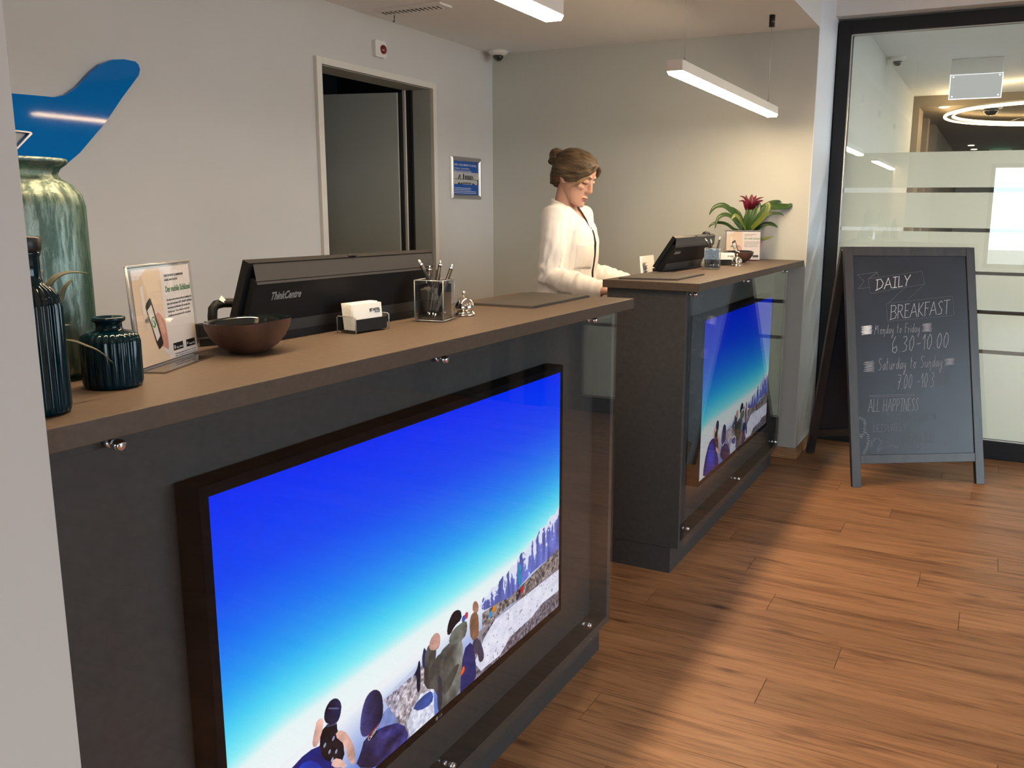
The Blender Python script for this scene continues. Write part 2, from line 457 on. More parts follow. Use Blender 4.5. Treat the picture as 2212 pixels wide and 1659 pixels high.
def smooth_poly(pts, it=2):
    p = [tuple(q) for q in pts]
    for _ in range(it):
        q = []
        for i in range(len(p)):
            a, b = p[i], p[(i + 1) % len(p)]
            q += [(a[0] * .75 + b[0] * .25, a[1] * .75 + b[1] * .25), (a[0] * .25 + b[0] * .75, a[1] * .25 + b[1] * .75)]
        p = q
    return p
def vnoise(h, w_, sx, sy, oct=4):
    out = np.zeros((h, w_)); amp = 1; tot = 0
    for o in range(oct):
        gx, gy = int(sx * 2 ** o) + 2, int(sy * 2 ** o) + 2
        g = rng.random((gy, gx)); y = np.linspace(0, gy - 1.001, h); x = np.linspace(0, gx - 1.001, w_)
        yi, xi = y.astype(int), x.astype(int); fy, fx = (y - yi)[:, None], (x - xi)[None]
        fy = fy * fy * (3 - 2 * fy); fx = fx * fx * (3 - 2 * fx)
        out += amp * ((g[yi][:, xi] * (1 - fx) + g[yi][:, xi + 1] * fx) * (1 - fy) + (g[yi + 1][:, xi] * (1 - fx) + g[yi + 1][:, xi + 1] * fx) * fy)
        tot += amp; amp *= .55
    return out / tot
def to_image(name, a):
    h, w_ = a.shape[:2]; im = bpy.data.images.new(name, w_, h)
    px = np.ones((h, w_, 4), np.float32); px[..., :3] = np.clip(a[::-1], 0, 1)
    im.pixels.foreach_set(px.ravel()); im.update(); im.pack()
    return im
def image_mat(name, im, emit=None, rough=.5):
    m = bpy.data.materials.new(name); m.use_nodes = True; nt = m.node_tree
    t = nt.nodes.new('ShaderNodeTexImage'); t.image = im; t.extension = 'EXTEND'
    if emit is not None:
        nt.nodes.remove(nt.nodes['Principled BSDF']); e = nt.nodes.new('ShaderNodeEmission'); e.inputs[1].default_value = emit
        nt.links.new(t.outputs[0], e.inputs[0]); nt.links.new(e.outputs[0], nt.nodes['Material Output'].inputs[0])
    else:
        b = nt.nodes['Principled BSDF']; b.inputs['Roughness'].default_value = rough; nt.links.new(t.outputs[0], b.inputs['Base Color'])
    return m
def uv_sheet(name, corners, mat, parent, thick=.0008):
    """thin printed sheet; corners bl, br, tr, tl; front carries the picture"""
    c = [Vector(p) for p in corners]; n = (c[1] - c[0]).cross(c[3] - c[0]).normalized()
    vs = c + [p - n * thick for p in c]
    fs = [(0, 1, 2, 3), (7, 6, 5, 4), (0, 4, 5, 1), (1, 5, 6, 2), (2, 6, 7, 3), (3, 7, 4, 0)]
    me = bpy.data.meshes.new(name); me.from_pydata(vs, [], fs); me.update()
    uvl = me.uv_layers.new(name='UVMap'); q = [(0, 0), (1, 0), (1, 1), (0, 1)]
    for li, l in enumerate(me.loops): uvl.data[li].uv = q[l.vertex_index % 4]
    return link(name, me, mat, parent)

# =================================================================== SETTING
XR = 3.828      # right wall of the reception bay
YW = -0.006     # plane of the column face / bulkhead
YB = 1.97       # back wall
XP = 4.37       # glass partition
HC = 2.321      # bay ceiling
H = 1.12        # counter top

floor = struct('floor', MB().box((-4.6, -8.1, -.08), (4.42, 3.7, -.012)), 'plank')
plank_meshes = {}
def plank_mesh(wd, ln):
    k = (round(wd, 4), round(ln, 3))
    if k not in plank_meshes:
        me = MB().box((-wd / 2, -ln / 2, -.012), (wd / 2, ln / 2, 0), .0012).mesh('plank')
        me.materials.append(MAT['plank']); plank_meshes[k] = me
    return plank_meshes[k]
PW, PL = .15, 1.30
offs = [.0, .62, 1.02, .33, .87, .18, .72, .45, 1.13, .55]
col = 0
x = -1.46
while x < 4.36:
    x2 = min(x + PW, 4.368)
    y = -3.2 - offs[col % 10]
    while y < .5:
        y2 = min(y + PL, 1.9)
        o = link('plank', plank_mesh(x2 - x - .0012, y2 - y - .0012), None, floor)
        o.location = ((x + x2) / 2, (y + y2) / 2, 0)
        y += PL
    x += PW; col += 1

struct('ground', MB().box((-40, -40, -.5), (40, 40, -.3)), 'ground')

# back wall with door opening
DX0, DX1, DZ = 2.245, 3.172, 2.046
struct('wall_back', MB().box((-1.3, YB, 0), (DX0, YB + .165, 3.0)).box((DX1, YB, 0), (XR + .3, YB + .165, 3.0)).box((DX0, YB, DZ), (DX1, YB + .165, 3.0)), 'wall')
struct('wall_right', MB().box((XR, YW, 0), (4.44, YB, 3.0)), 'wall_green')
struct('wall_left', MB().box((-4.6, YW - .006, 0), (-.44, .14, 3.0)).box((-1.3, .14, 0), (-1.2, YB, 3.0)), 'pillar')
struct('ceiling', MB().box((-1.2, YW, HC), (XR, YB, 3.0)), 'ceiling')
struct('trim_1', MB().box((-.44, YW - .004, HC), (XR, YW, 3.0)), 'white_wall')
struct('ceiling_lobby', MB().box((-4.6, -8.1, 3.0), (4.44, 2.2, 3.1)), 'ceiling')
struct('wall_header', MB().box((4.271, -8.0, 2.46), (4.44, YW, 3.0)), 'white_wall')
# oak skirting round the column foot
struct('baseboard_right', MB().box((XR - .014, YW - .014, 0), (XR, YB, .062), .002).box((XR + .0005, YW - .014, 0), (4.349, YW - .003, .062), .002), 'skirting')
struct('trim_2', MB().box((XR, YW - .003, 0), (4.352, YW, 3.0)), 'column')  # thin sheet over the wall end, carries the painted daylight tone
struct('baseboard_left', MB().box((-4.6, YW - .022, 0), (-.436, YW - .006, .06), .002), 'skirting')

# lobby side with windows (behind the camera)
WX = -4.5
struct('wall_window_side', MB().box((WX - .1, -8.1, 0), (WX, -3.6, 3)).box((WX - .1, -.77, 0), (WX, YW, 3)).box((WX - .1, -3.6, 2.12), (WX, -.77, 3)).box((WX - .1, -3.6, 0), (WX, -.77, .62)), 'wall')
struct('wall_front', MB().box((WX, -8.1, 0), (-1.0, -8.0, 3)).box((3.9, -8.1, 0), (4.44, -8.0, 3)).box((-1.0, -8.1, 0), (3.9, -8.0, .4)).box((-1.0, -8.1, 2.8), (3.9, -8.0, 3)), 'timber_wall')
def window(n, a, b, axis, parts, mat='frame'):
    """frame with mullions; axis 0: opening spans y at x=a[0]; axis 1: spans x at y=a[1]"""
    f = MB(); t = .06
    (x0, y0, z0), (x1, y1, z1) = a, b
    if axis == 0:
        f.box((x0, y0, z0), (x1, y1, z0 + t)).box((x0, y0, z1 - t), (x1, y1, z1))
        for i in range(parts + 1):
            yy = y0 + (y1 - y0 - t) * i / parts; f.box((x0, yy, z0 + t), (x1, yy + t, z1 - t))
    else:
        f.box((x0, y0, z0), (x1, y1, z0 + t)).box((x0, y0, z1 - t), (x1, y1, z1))
        for i in range(parts + 1):
            xx = x0 + (x1 - x0 - t) * i / parts; f.box((xx, y0, z0 + t), (xx + t, y1, z1 - t))
    o = struct('window_%d' % n, f, mat)
    g = MB()
    if axis == 0: g.box(((x0 + x1) / 2 - .003, y0 + .02, z0 + .02), ((x0 + x1) / 2 + .003, y1 - .02, z1 - .02))
    else: g.box((x0 + .02, (y0 + y1) / 2 - .003, z0 + .02), (x1 - .02, (y0 + y1) / 2 + .003, z1 - .02))
    g.build('pane', 'clear', o)
    return o
window(2, (WX - .08, -3.6, .62), (WX - .02, -.77, 2.12), 0, 2)
window(3, (-1.0, -8.08, .4), (3.9, -8.02, 2.8), 1, 3)

# glass partition to the breakfast room
P = MB()
P.box((4.35, -.086, 0), (4.43, YW - .008, 2.448), .004)
P.box((4.35, -1.59, 2.376), (4.43, -.086, 2.448), .004)
P.box((4.35, -1.59, .0), (4.43, -.086, .105), .004)
P.box((4.35, -1.59, .105), (4.43, -1.50, 2.376), .004)
part = struct('window_1', P, 'frame')
MB().box((4.352, -.094, .105), (4.362, -.088, 2.370)).box((4.352, -1.5, 2.366), (4.362, -.094, 2.372)).box((4.352, -1.5, .107), (4.362, -.094, .112)).build('glazing_bead', 'alu', part)
MB().box((4.372, -1.505, .107), (4.382, -.088, 2.374)).build('pane', 'partition_glass', part)
for z0, z1 in ((1.522, 1.718), (1.298, 1.494), (1.060, 1.277), (.846, 1.042), (.622, .824), (.112, .600)):
    MB().box((4.384, -1.5, z0), (4.3855, -.088, z1)).build('frosted_strip', 'frost', part)
struct('wall_timber', MB().box((4.36, -8.0, 0), (4.44, -1.592, 2.46)), 'timber_wall')
d2 = struct('door_2', MB().box((4.335, -1.94, 0), (4.3595, -1.79, 2.3)).box((4.335, -2.90, 0), (4.3595, -2.07 - .68, 2.3)).box((4.335, -2.75, 2.15), (4.3595, -1.94, 2.3)), 'frame')
MB().box((4.345, -2.75, .01), (4.3595, -2.22, 2.145)).box((4.345, -2.07, .01), (4.3595, -1.945, 2.145)).build('door_leaf', 'timber_wall', d2)
MB().box((4.340, -2.22, .01), (4.3595, -2.07, 2.145)).build('door_panel', 'frame', d2)

# ------------------------------------------------------------------ door in the back wall
cs = MB()
cs.box((2.226, YB - .020, 0), (2.262, YB + .003, 2.064), .002).box((3.156, YB - .020, 0), (3.190, YB + .003, 2.064), .002).box((2.262, YB - .020, 2.032), (3.156, YB + .003, 2.064), .002)
door = struct('door_1', cs, 'casing')
MB().box((2.246, YB + .003, 0), (2.262, YB + .165, 2.032)).box((3.156, YB + .003, 0), (3.171, YB + .165, 2.032)).box((2.246, YB + .003, 2.030), (3.171, YB + .165, 2.045)).build('door_lining', 'door_grey', door)
# leaf swung into the back room; hinge side next to the right lining
hx, hy = 3.115, YB + .175
ang = math.radians(101)
lm = Matrix.Translation((hx, hy, 0)) @ Matrix.Rotation(ang, 4, 'Z')
lf = MB(); lf.box((0, 0, .008), (.86, .042, 2.012), .002, lm); lf.build('door_leaf', 'door_grey', door)
MB().box((-.012, -.002, .01), (0, .03, 2.012), 0, lm).build('door_seal', 'rubber', door)
MB().box((3.128, YB + .155, 0), (3.140, YB + .172, 2.03)).build('door_stop', 'casing', door)
MB().box((3.140, YB + .120, 0), (3.156, YB + .165, 2.03)).build('door_seal', 'rubber', door)
hd = MB(); hd.cyl(lm @ Vector((.79, .042, 1.05)), lm @ Vector((.79, .095, 1.05)), .009).tube([lm @ Vector((.79, .09, 1.05)), lm @ Vector((.67, .09, 1.05))], .009); hd.build('door_handle', 'alu', door)
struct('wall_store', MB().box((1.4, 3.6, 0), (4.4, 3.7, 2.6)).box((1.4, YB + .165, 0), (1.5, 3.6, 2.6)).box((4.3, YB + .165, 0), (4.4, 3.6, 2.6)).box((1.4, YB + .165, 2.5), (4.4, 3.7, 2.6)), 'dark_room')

# ------------------------------------------------------------------ breakfast room beyond the glass
BZ = 2.5
struct('floor_breakfast', MB().box((4.42, -5.6, -.08), (16.6, .6, 0)), 'carpet')
struct('ceiling_breakfast', MB().box((4.44, -5.6, BZ), (8.3, .0, BZ + .5)), 'ceiling')
struct('ceiling_corridor', MB().box((8.3, -5.6, 2.40), (16.6, .6, 3.0)), 'corridor')
struct('wall_breakfast_left', MB().box((4.44, -.09, 0), (8.3, .4, 3)), 'wall_green')
struct('wall_corridor_left', MB().box((8.3, -.15, 0), (8.75, .4, 2.4)).box((9.35, -.16, 0), (9.6, .4, 2.4)).box((10.1, -.18, 0), (16.6, .6, 2.4)).box((8.75, .3, 0), (10.1, .4, 2.4)), 'corridor')
struct('wall_breakfast_end', MB().box((16.5, -5.6, 0), (16.6, .6, 2.4)), 'wall')
struct('wall_breakfast_front', MB().box((4.44, -5.6, 0), (4.7, -5.5, 3)).box((10.0, -5.6, 0), (16.6, -5.5, 3)).box((4.7, -5.6, 0), (10.0, -5.5, .1)).box((4.7, -5.6, 2.46), (10.0, -5.5, 3)), 'wall')
window(4, (4.7, -5.58, .1), (10.0, -5.52, 2.46), 1, 4)  # unseen window added to bring more daylight into the room

# emergency light on the breakfast room ceiling
t = thing('emergency_light', (6.3, -.69, BZ), 'white emergency light box with hanging clear panel on ceiling behind the glass', 'light')
MB().box((-.05, -.175, -.105), (.05, .175, 0), .004).build('housing', 'white', t)
MB().box((-.004, -.172, -.275), (.004, .172, -.105)).build('light_panel', emission('emergency_panel', (.80, .82, .80), .62 * K), t)
e = MB()
for a, b in (((-.006, -.178, -.281), (.006, -.172, -.1)), ((-.006, .172, -.281), (.006, .178, -.1)), ((-.006, -.178, -.281), (.006, .178, -.275)), ((-.006, -.178, -.108), (.006, .178, -.102))): e.box(a, b)
e.build('panel_edge', 'exit_white', t)
for sy in (-.155, .155):
    for sz in (-.120, -.260):
        MB().cyl((-.010, sy, sz), (.0, sy, sz), .006).build('fixing', 'exit_white', t)

def ring(name, loc, R, label):
    t = thing(name, loc, label, 'lamp')
    def torus(r, rr, z):
        m = MB(); n = 96; vs = []; fs = []; k = 8
        for i in range(n):
            a = 2 * PI * i / n
            for j in range(k):
                b = 2 * PI * j / k; q = r + rr * math.cos(b)
                vs.append((q * math.cos(a), q * math.sin(a), z + rr * math.sin(b)))
        for i in range(n):
            for j in range(k):
                fs.append((i * k + j, ((i + 1) % n) * k + j, ((i + 1) % n) * k + (j + 1) % k, i * k + (j + 1) % k))
        return m.add(vs, fs, True)
    torus(R, .013, 0).build('light_tube', 'ring', t)
    torus(R - .075, .011, .012).build('light_tube', 'ring', t)
    b = MB(); n = 96; vs = []; fs = []
    for i in range(n):
        a = 2 * PI * i / n
        for q, z in ((R - .06, .0), (R - .014, .0), (R - .014, .03), (R - .06, .03)): vs.append((q * math.cos(a), q * math.sin(a), z))
    for i in range(n):
        for j in range(4): fs.append((i * 4 + j, ((i + 1) % n) * 4 + j, ((i + 1) % n) * 4 + (j + 1) % 4, i * 4 + (j + 1) % 4))
    b.add(vs, fs).build('ring_profile', 'grey_plastic', t)
    c = MB()
    for i in range(3):
        a = 2 * PI * i / 3 + .5; c.cyl(((R - .04) * math.cos(a), (R - .04) * math.sin(a), .03), (0, 0, 2.396 - loc[2]), .0015, 6)
    c.build('suspension_cable', 'cable', t)
ring('ring_lamp', (8.49, -1.43, 2.31), 1.06, 'large double ring pendant lamp glowing warm beyond the glass partition')
for i, (px, py, pz, lb) in enumerate(((8.36, -.36, 2.40, 'nearest small warm ceiling spotlight left of the ring lamp'), (9.32, -.385, 2.40, 'second small warm ceiling spotlight just left of the ring lamp'),
                                 (13.43, -.47, 2.40, 'distant ceiling spotlight above the far corridor'), (14.3, -.487, 2.40, 'farthest ceiling spotlight low at the corridor end'))):
    s = thing('spotlight', (px, py, pz), lb, 'spotlight', 'ceiling spotlights beyond the glass')
    MB().lathe([(.055, -.006), (.058, 0)], (0, 0, 0), 20).build('spot_rim', 'white', s)
    MB().lathe([(.040, -.010), (.042, -.006)], (0, 0, 0), 20).build('spot_lens', 'spot', s)
s = thing('exit_sign', (14.6, -.86, 2.40), 'small green glowing exit sign at the far end of the corridor', 'sign')
MB().box((-.04, -.16, -.06), (.04, .16, 0)).build('housing', 'white', s)
MB().box((-.045, -.15, -.20), (-.03, .15, -.06)).build('light_panel', 'exit_green', s)
s = thing('ceiling_speaker', (8.6, -.77, 2.40), 'dark dome fitting on ceiling seen through the ring lamp', 'ceiling fitting')
MB().lathe([(.10, -.012), (.105, 0)], (0, 0, 0), 24).build('rim', 'white', s)
MB().lathe([(.01, -.075), (.04, -.068), (.065, -.04), (.07, -.012)], (0, 0, 0), 24).build('dome', 'dome', s)

def dome_camera(loc, label):
    s = thing('dome_camera', loc, label, 'camera')
    MB().lathe([(.040, -.030), (.052, -.022), (.060, -.010), (.061, 0)], (0, 0, 0), 32).build('housing', 'white', s)
    MB().lathe([(.004, -.062), (.018, -.057), (.028, -.046), (.034, -.030)], (0, 0, 0), 24).build('dome', 'dome', s)
dome_camera((3.735, 1.872, HC), 'white dome camera in the ceiling corner above the greige wall')
dome_camera((6.0, -.165, BZ), 'small dome camera on the breakfast room ceiling behind glass')

# ------------------------------------------------------------------ bay ceiling fittings
v = thing('air_vent', (2.6, 1.68, HC), 'white slotted air vent set in the ceiling above the door', 'vent')
MB().box((-.052, -.195, -.010), (.052, .195, 0), .002).build('vent_frame', 'white', v)
for i in range(14):
    y0 = -.165 + i * .0245
    MB().box((-.012, y0, -.013), (.030, y0 + .004, -.0102)).build('slat', 'white', v)
    MB().box((-.012, y0 + .006, -.0112), (.030, y0 + .020, -.0101)).build('slot', 'rubber', v)
v = thing('ceiling_hook', (2.70, 1.86, HC), 'tiny metal hook hanging below the vent on the ceiling', 'hook')
MB().cyl((0, 0, -.018), (0, 0, 0), .0025, 8).tube([(0, 0, -.014), (.008, .004, -.024), (.004, .008, -.032), (-.006, .003, -.026)], .002, 6).build('hook_wire', 'grey_plastic', v)

def pendant(x0, x1, label):
    y, zt, zb = .15, 1.900, 1.856
    t = thing('pendant_lamp', ((x0 + x1) / 2, y, zt), label, 'lamp', None)
    L = (x1 - x0) / 2
    MB().box((-L, -.029, zb - zt + .006), (L, .029, 0), .0015).build('lamp_body', 'lamp_body', t)
    pr_ = [(-.029, .006), (-.022, -.006), (.022, -.006), (.029, .006)]
    d = MB(); d.prism(pr_, Matrix.Translation((-L, 0, zb - zt)) @ Matrix(((0, 0, 1), (1, 0, 0), (0, 1, 0))).to_4x4(), 2 * L); d.build('diffuser', 'led', t)
    for sx, cx in ((-L + .105, -L + .105), (L - .1, L - .1)):
        MB().cyl((sx, 0, 0), (cx, 0, HC - zt - .045), .0011, 6).cyl((sx, 0, 0), (sx, 0, .022), .004, 8).build('cable', 'cable', t)
        c = MB(); c.cyl((cx, 0, HC - zt - .055), (cx, 0, HC - zt), .0145, 16); c.build('ceiling_cap', 'cap', t)
pendant(-.404, 1.096, 'long slim linear pendant lamp cropped at the top above the near counter')
pendant(2.044, 3.544, 'long slim linear pendant lamp hanging above the far counter')

# ------------------------------------------------------------------ wall items
YF = YB
al = thing('alarm_light', (2.70, YF, 2.168), 'white square alarm unit with round red lens above the door', 'alarm')
MB().prism(smooth_poly([(-.046, -.044), (0, -.038), (.046, -.044), (.042, 0), (.046, .044), (0, .038), (-.046, .044), (-.042, 0)], 2), Matrix(((1, 0, 0, 0), (0, 0, -1, 0), (0, 1, 0, 0), (0, 0, 0, 1))), .022).build('housing', 'white', al)
MB().lathe([(.023, 0), (.022, .006), (.016, .011), (.003, .013)], (0, 0, 0), 28).build('red_lens', 'red_lens', al).matrix_local = Matrix.Translation((.018, -.022, 0)) @ Matrix.Rotation(PI / 2, 4, 'X')

# blue aircraft-tail emblem
TAIL = [(.30, 1.700), (.60, 1.716), (.793, 1.723), (.869, 1.726), (.94, 1.728), (.982, 1.741), (1.027, 1.772), (1.085, 1.83), (1.123, 1.861), (1.17, 1.883), (1.217, 1.892), (1.264, 1.891), (1.276, 1.882), (1.281, 1.866), (1.274, 1.845),
        (1.199, 1.759), (1.122, 1.663), (1.014, 1.552), (.927, 1.485), (.855, 1.445), (.759, 1.405), (.55, 1.365), (.30, 1.34)]
cut = [(.30, 1.625), (.844, 1.605), (.793, 1.553), (.70, 1.50), (.30, 1.45)]
tm = Matrix(((1, 0, 0, 0), (0, 0, -1, YF), (0, 1, 0, 0), (0, 0, 0, 1)))
tl = thing('tail_emblem', (.8, YF, 1.6), 'glossy blue cut-out tail fin emblem on the back wall behind the tall vase', 'wall sign')
MB((.8, YF, 1.6)).prism(TAIL + cut[::-1][0:1] + cut[::-1][1:], tm @ Matrix.Translation((0, 0, .004)), .018).build('fin_panel', 'tail', tl)
MB((.8, YF, 1.6)).prism([(.30, 1.6285), (.846, 1.608), (.851, 1.602), (.796, 1.549), (.793, 1.553), (.843, 1.6035), (.30, 1.624)], tm @ Matrix.Translation((0, 0, .003)), .021).build('cut_out_edge', 'alu', tl)

# framed poster
pf = thing('poster_frame', (3.508, YF, 1.561), 'aluminium snap frame with blue airport transfer poster beside the door', 'poster')
PWd, PH = .166, .124
def snap(parent):
    for (a, b, vert) in (((-PWd, -PH), (-PWd + .028, PH), 1), ((PWd - .028, -PH), (PWd, PH), 1), ((-PWd, PH - .028), (PWd, PH), 0), ((-PWd, -PH), (PWd, -PH + .028), 0)):
        # half-round bar mitred at its ends
        m = MB(); n = 7
        rs = []
        for end in (0, 1):
            r = []
            for k in range(n):
                tt = k / (n - 1); hgt = .004 + .012 * math.sin(PI * tt)
                if vert:
                    xx = a[0] + (b[0] - a[0]) * tt; inset = abs((PWd - abs(xx))); zz = (-PH + inset) if end == 0 else (PH - inset); r.append((xx, -hgt, zz))
                else:
                    zz = a[1] + (b[1] - a[1]) * tt; inset = abs(PH - abs(zz)); xx = (-PWd + inset) if end == 0 else (PWd - inset); r.append((xx, -hgt, zz))
            r += [(r[-1][0], 0, r[-1][2]), (r[0][0], 0, r[0][2])]
            rs.append(r)
        m.rings(rs, smooth=False); m.build('frame_bar', 'alu', parent)
snap(pf)
ih, iw = 420, 560
A_ = new_img(ih, iw, (.05, .32, .68)); A_[int(.33 * ih):int(.68 * ih)] = (.72, .72, .74)
def rect(x0, y0, x1, y1, c): A_[int(y0 * ih):int(y1 * ih), int(x0 * iw):int(x1 * iw)] = c
dk = (.16, .16, .17)
rect(.0, .53, 1, .545, (.35, .35, .36))
for xx in (.12, .28, .62, .84): rect(xx, .36, xx + .004, .68, (.5, .5, .52))
A_[poly_mask([(.18, .54), (.25, .40), (.27, .40), (.31, .54), (.28, .54), (.26, .45), (.22, .54)], ih, iw)] = dk
A_[poly_mask([(.68, .54), (.72, .41), (.74, .41), (.80, .54), (.77, .54), (.73, .46), (.71, .54)], ih, iw)] = dk
rect(.38, .39, .43, .54, dk); rect(.40, .35, .415, .39, dk)
for k in range(4): rect(.46 + .06 * k, .42, .505 + .06 * k, .54, dk)
for k in range(6): rect(.38 + .055 * k, .62, .42 + .055 * k, .67, (.22, .22, .23))
A_[poly_mask([(.16, .68), (.24, .61), (.28, .67), (.34, .62), (.38, .68)], ih, iw)] = (.22, .22, .23)
A_[poly_mask([(.72, .68), (.77, .62), (.82, .66), (.86, .68)], ih, iw)] = (.22, .22, .23)
rect(.94, .52, .99, .68, dk)
uv_sheet('poster_print', [(-PWd + .022, -.004, -PH + .022), (PWd - .022, -.004, -PH + .022), (PWd - .022, -.004, PH - .022), (-PWd + .022, -.004, PH - .022)], image_mat('poster_print', to_image('poster', A_), rough=.25), pf)
fm = lambda x, z: Matrix(((1, 0, 0, x), (0, 0, -1, -.0055), (0, 1, 0, z), (0, 0, 0, 1)))
text('poster_heading', 'NEED A RIDE AIRPORT TO HOTEL?', fm(-.130, .070), .017, 'ink_white', pf, .245)
text('poster_heading', 'CONTACT OUR PARTNER', fm(-.130, .050), .013, 'ink_white', pf, .165)
text('poster_heading', 'SHUTTLE SERVICE BOOKING', fm(-.130, .036), .013, 'ink_white', pf, .185)
for i in range(4):
    MB().box((-.128, -.0062, -.060 - i * .0095), (.05 + .06 * (i > 1), -.0056, -.0575 - i * .0095)).build('small_print', 'ink_white', pf)

for i, (px, py, pz) in enumerate(((5.3, -1.9, BZ), (7.2, -2.2, BZ), (5.3, -3.4, BZ), (7.2, -3.8, BZ))):  # unseen fill lights added to brighten the breakfast room
    s = thing('fill_light', (px, py, pz), 'added downlight of the breakfast room outside the view', 'fill_light', 'added breakfast room fill lights')
    MB().lathe([(.105, -.008), (.112, 0)], (0, 0, 0), 28).build('trim_ring', 'white', s)
    MB().lathe([(.088, -.012), (.092, -.008)], (0, 0, 0), 28).build('lens', 'fill_warm', s)
for i, (px, py) in enumerate(((-1.6, -2.4), (.2, -2.4), (2.0, -2.4), (3.6, -2.4), (-1.6, -4.2), (.2, -4.2), (2.0, -4.2), (3.6, -4.2))):  # unseen fill lights added to lift the lobby floor and bay
    s = thing('fill_light', (px, py, 3.0), 'added downlight in the lobby behind the viewpoint', 'fill_light', 'added lobby fill lights')
    MB().lathe([(.105, -.008), (.112, 0)], (0, 0, 0), 28).build('trim_ring', 'white', s)
    MB().lathe([(.088, -.012), (.092, -.008)], (0, 0, 0), 28).build('lens', 'down', s)

# =================================================================== COUNTERS
def counter(x0, x1, t0, t1, label, screws, gx0, gx1, bx1=None):
    """body x0..x1, worktop t0..t1"""
    D = .374; YG = .057
    t = thing('reception_counter', ((x0 + x1) / 2, D / 2, 0), label, 'counter')
    o = t.location[:]
    MB(o).box((t0, 0, H - .029), (t1, D, H), .0015).build('worktop', 'worktop', t)
    MB(o).box((x0, YG, .105), (x0 + .022, D - .006, H - .029), .001).build('side_panel', 'laminate', t)
    MB(o).box((x1 - .022, YG, .105), (x1, D - .006, H - .029), .001).build('side_panel', 'laminate', t)
    MB(o).box((x0 + .022, .115, .127), (x1 - .022, .133, H - .029)).build('back_panel', 'laminate', t)
    MB(o).box((x0 + .022, YG, .105), (x1 - .022, D - .006, .127), .001).build('bottom_panel', 'laminate', t)
    MB(o).box((x0 + .022, YG + .002, H - .055), (x1 - .022, .115, H - .029), .001).build('top_rail', 'laminate', t)
    MB(o).box((x0 + .004, .088, 0), (x1 - .004, D - .03, .105), .001).build('plinth', 'laminate', t)
    MB(o).box((gx0, .040, .112), (gx1, .048, H - .0295), .001).build('glass_panel', 'panel_glass', t)
    for sx, sz in screws:
        s = MB(o).cyl((sx, .030, sz), (sx, .040, sz), .0075, 18).add([], []); s.lathe([(.0075, 0), (.0065, .003), (.002, .0042)], (0, 0, 0), 18)
        n = 18 * 3
        rot = Matrix.Translation((sx, .030, sz)) @ Matrix.Rotation(PI / 2, 4, 'X')
        for i in range(len(s.v) - n, len(s.v)): s.v[i] = rot @ (s.v[i] + Vector(o)) - Vector(o)
        so = s.build('standoff', 'chrome', t)
        MB(o).cyl((sx, .048, sz), (sx, .057, sz), .006, 14).build('spacer', 'chrome', so)
    return t
counter(-.432, 1.322, -.434, 1.327, 'nearer dark grey reception counter with a large screen in its front', [(-.322, 1.072), (.401, 1.074), (1.125, 1.076), (-.322, .178), (.404, .175), (1.119, .184)], -.428, 1.297)
counter(1.981, 3.655, 1.948, 3.818, 'farther dark grey reception counter standing against the greige wall', [(2.012, 1.076), (2.756, 1.076), (3.537, 1.075), (2.022, .177), (2.76, .171), (3.50, .170)], 2.006, 3.600)

for nm, a, b in (('near', -.42, 1.30), ('far', 1.99, 3.80)):
    d = thing('staff_desk', ((a + b) / 2, .54, 0), 'dark staff desk behind the %s counter, below its top' % ('nearer' if nm == 'near' else 'farther'), 'desk')
    o = d.location[:]
    MB(o).box((a, .378, .955), (b, .70, .985), .002).build('desk_top', 'worktop', d)
    MB(o).box((a + .02, .39, 0), (a + .04, .69, .955)).build('side_panel', 'laminate', d)
    MB(o).box((b - .04, .39, 0), (b - .02, .69, .955)).build('side_panel', 'laminate', d)

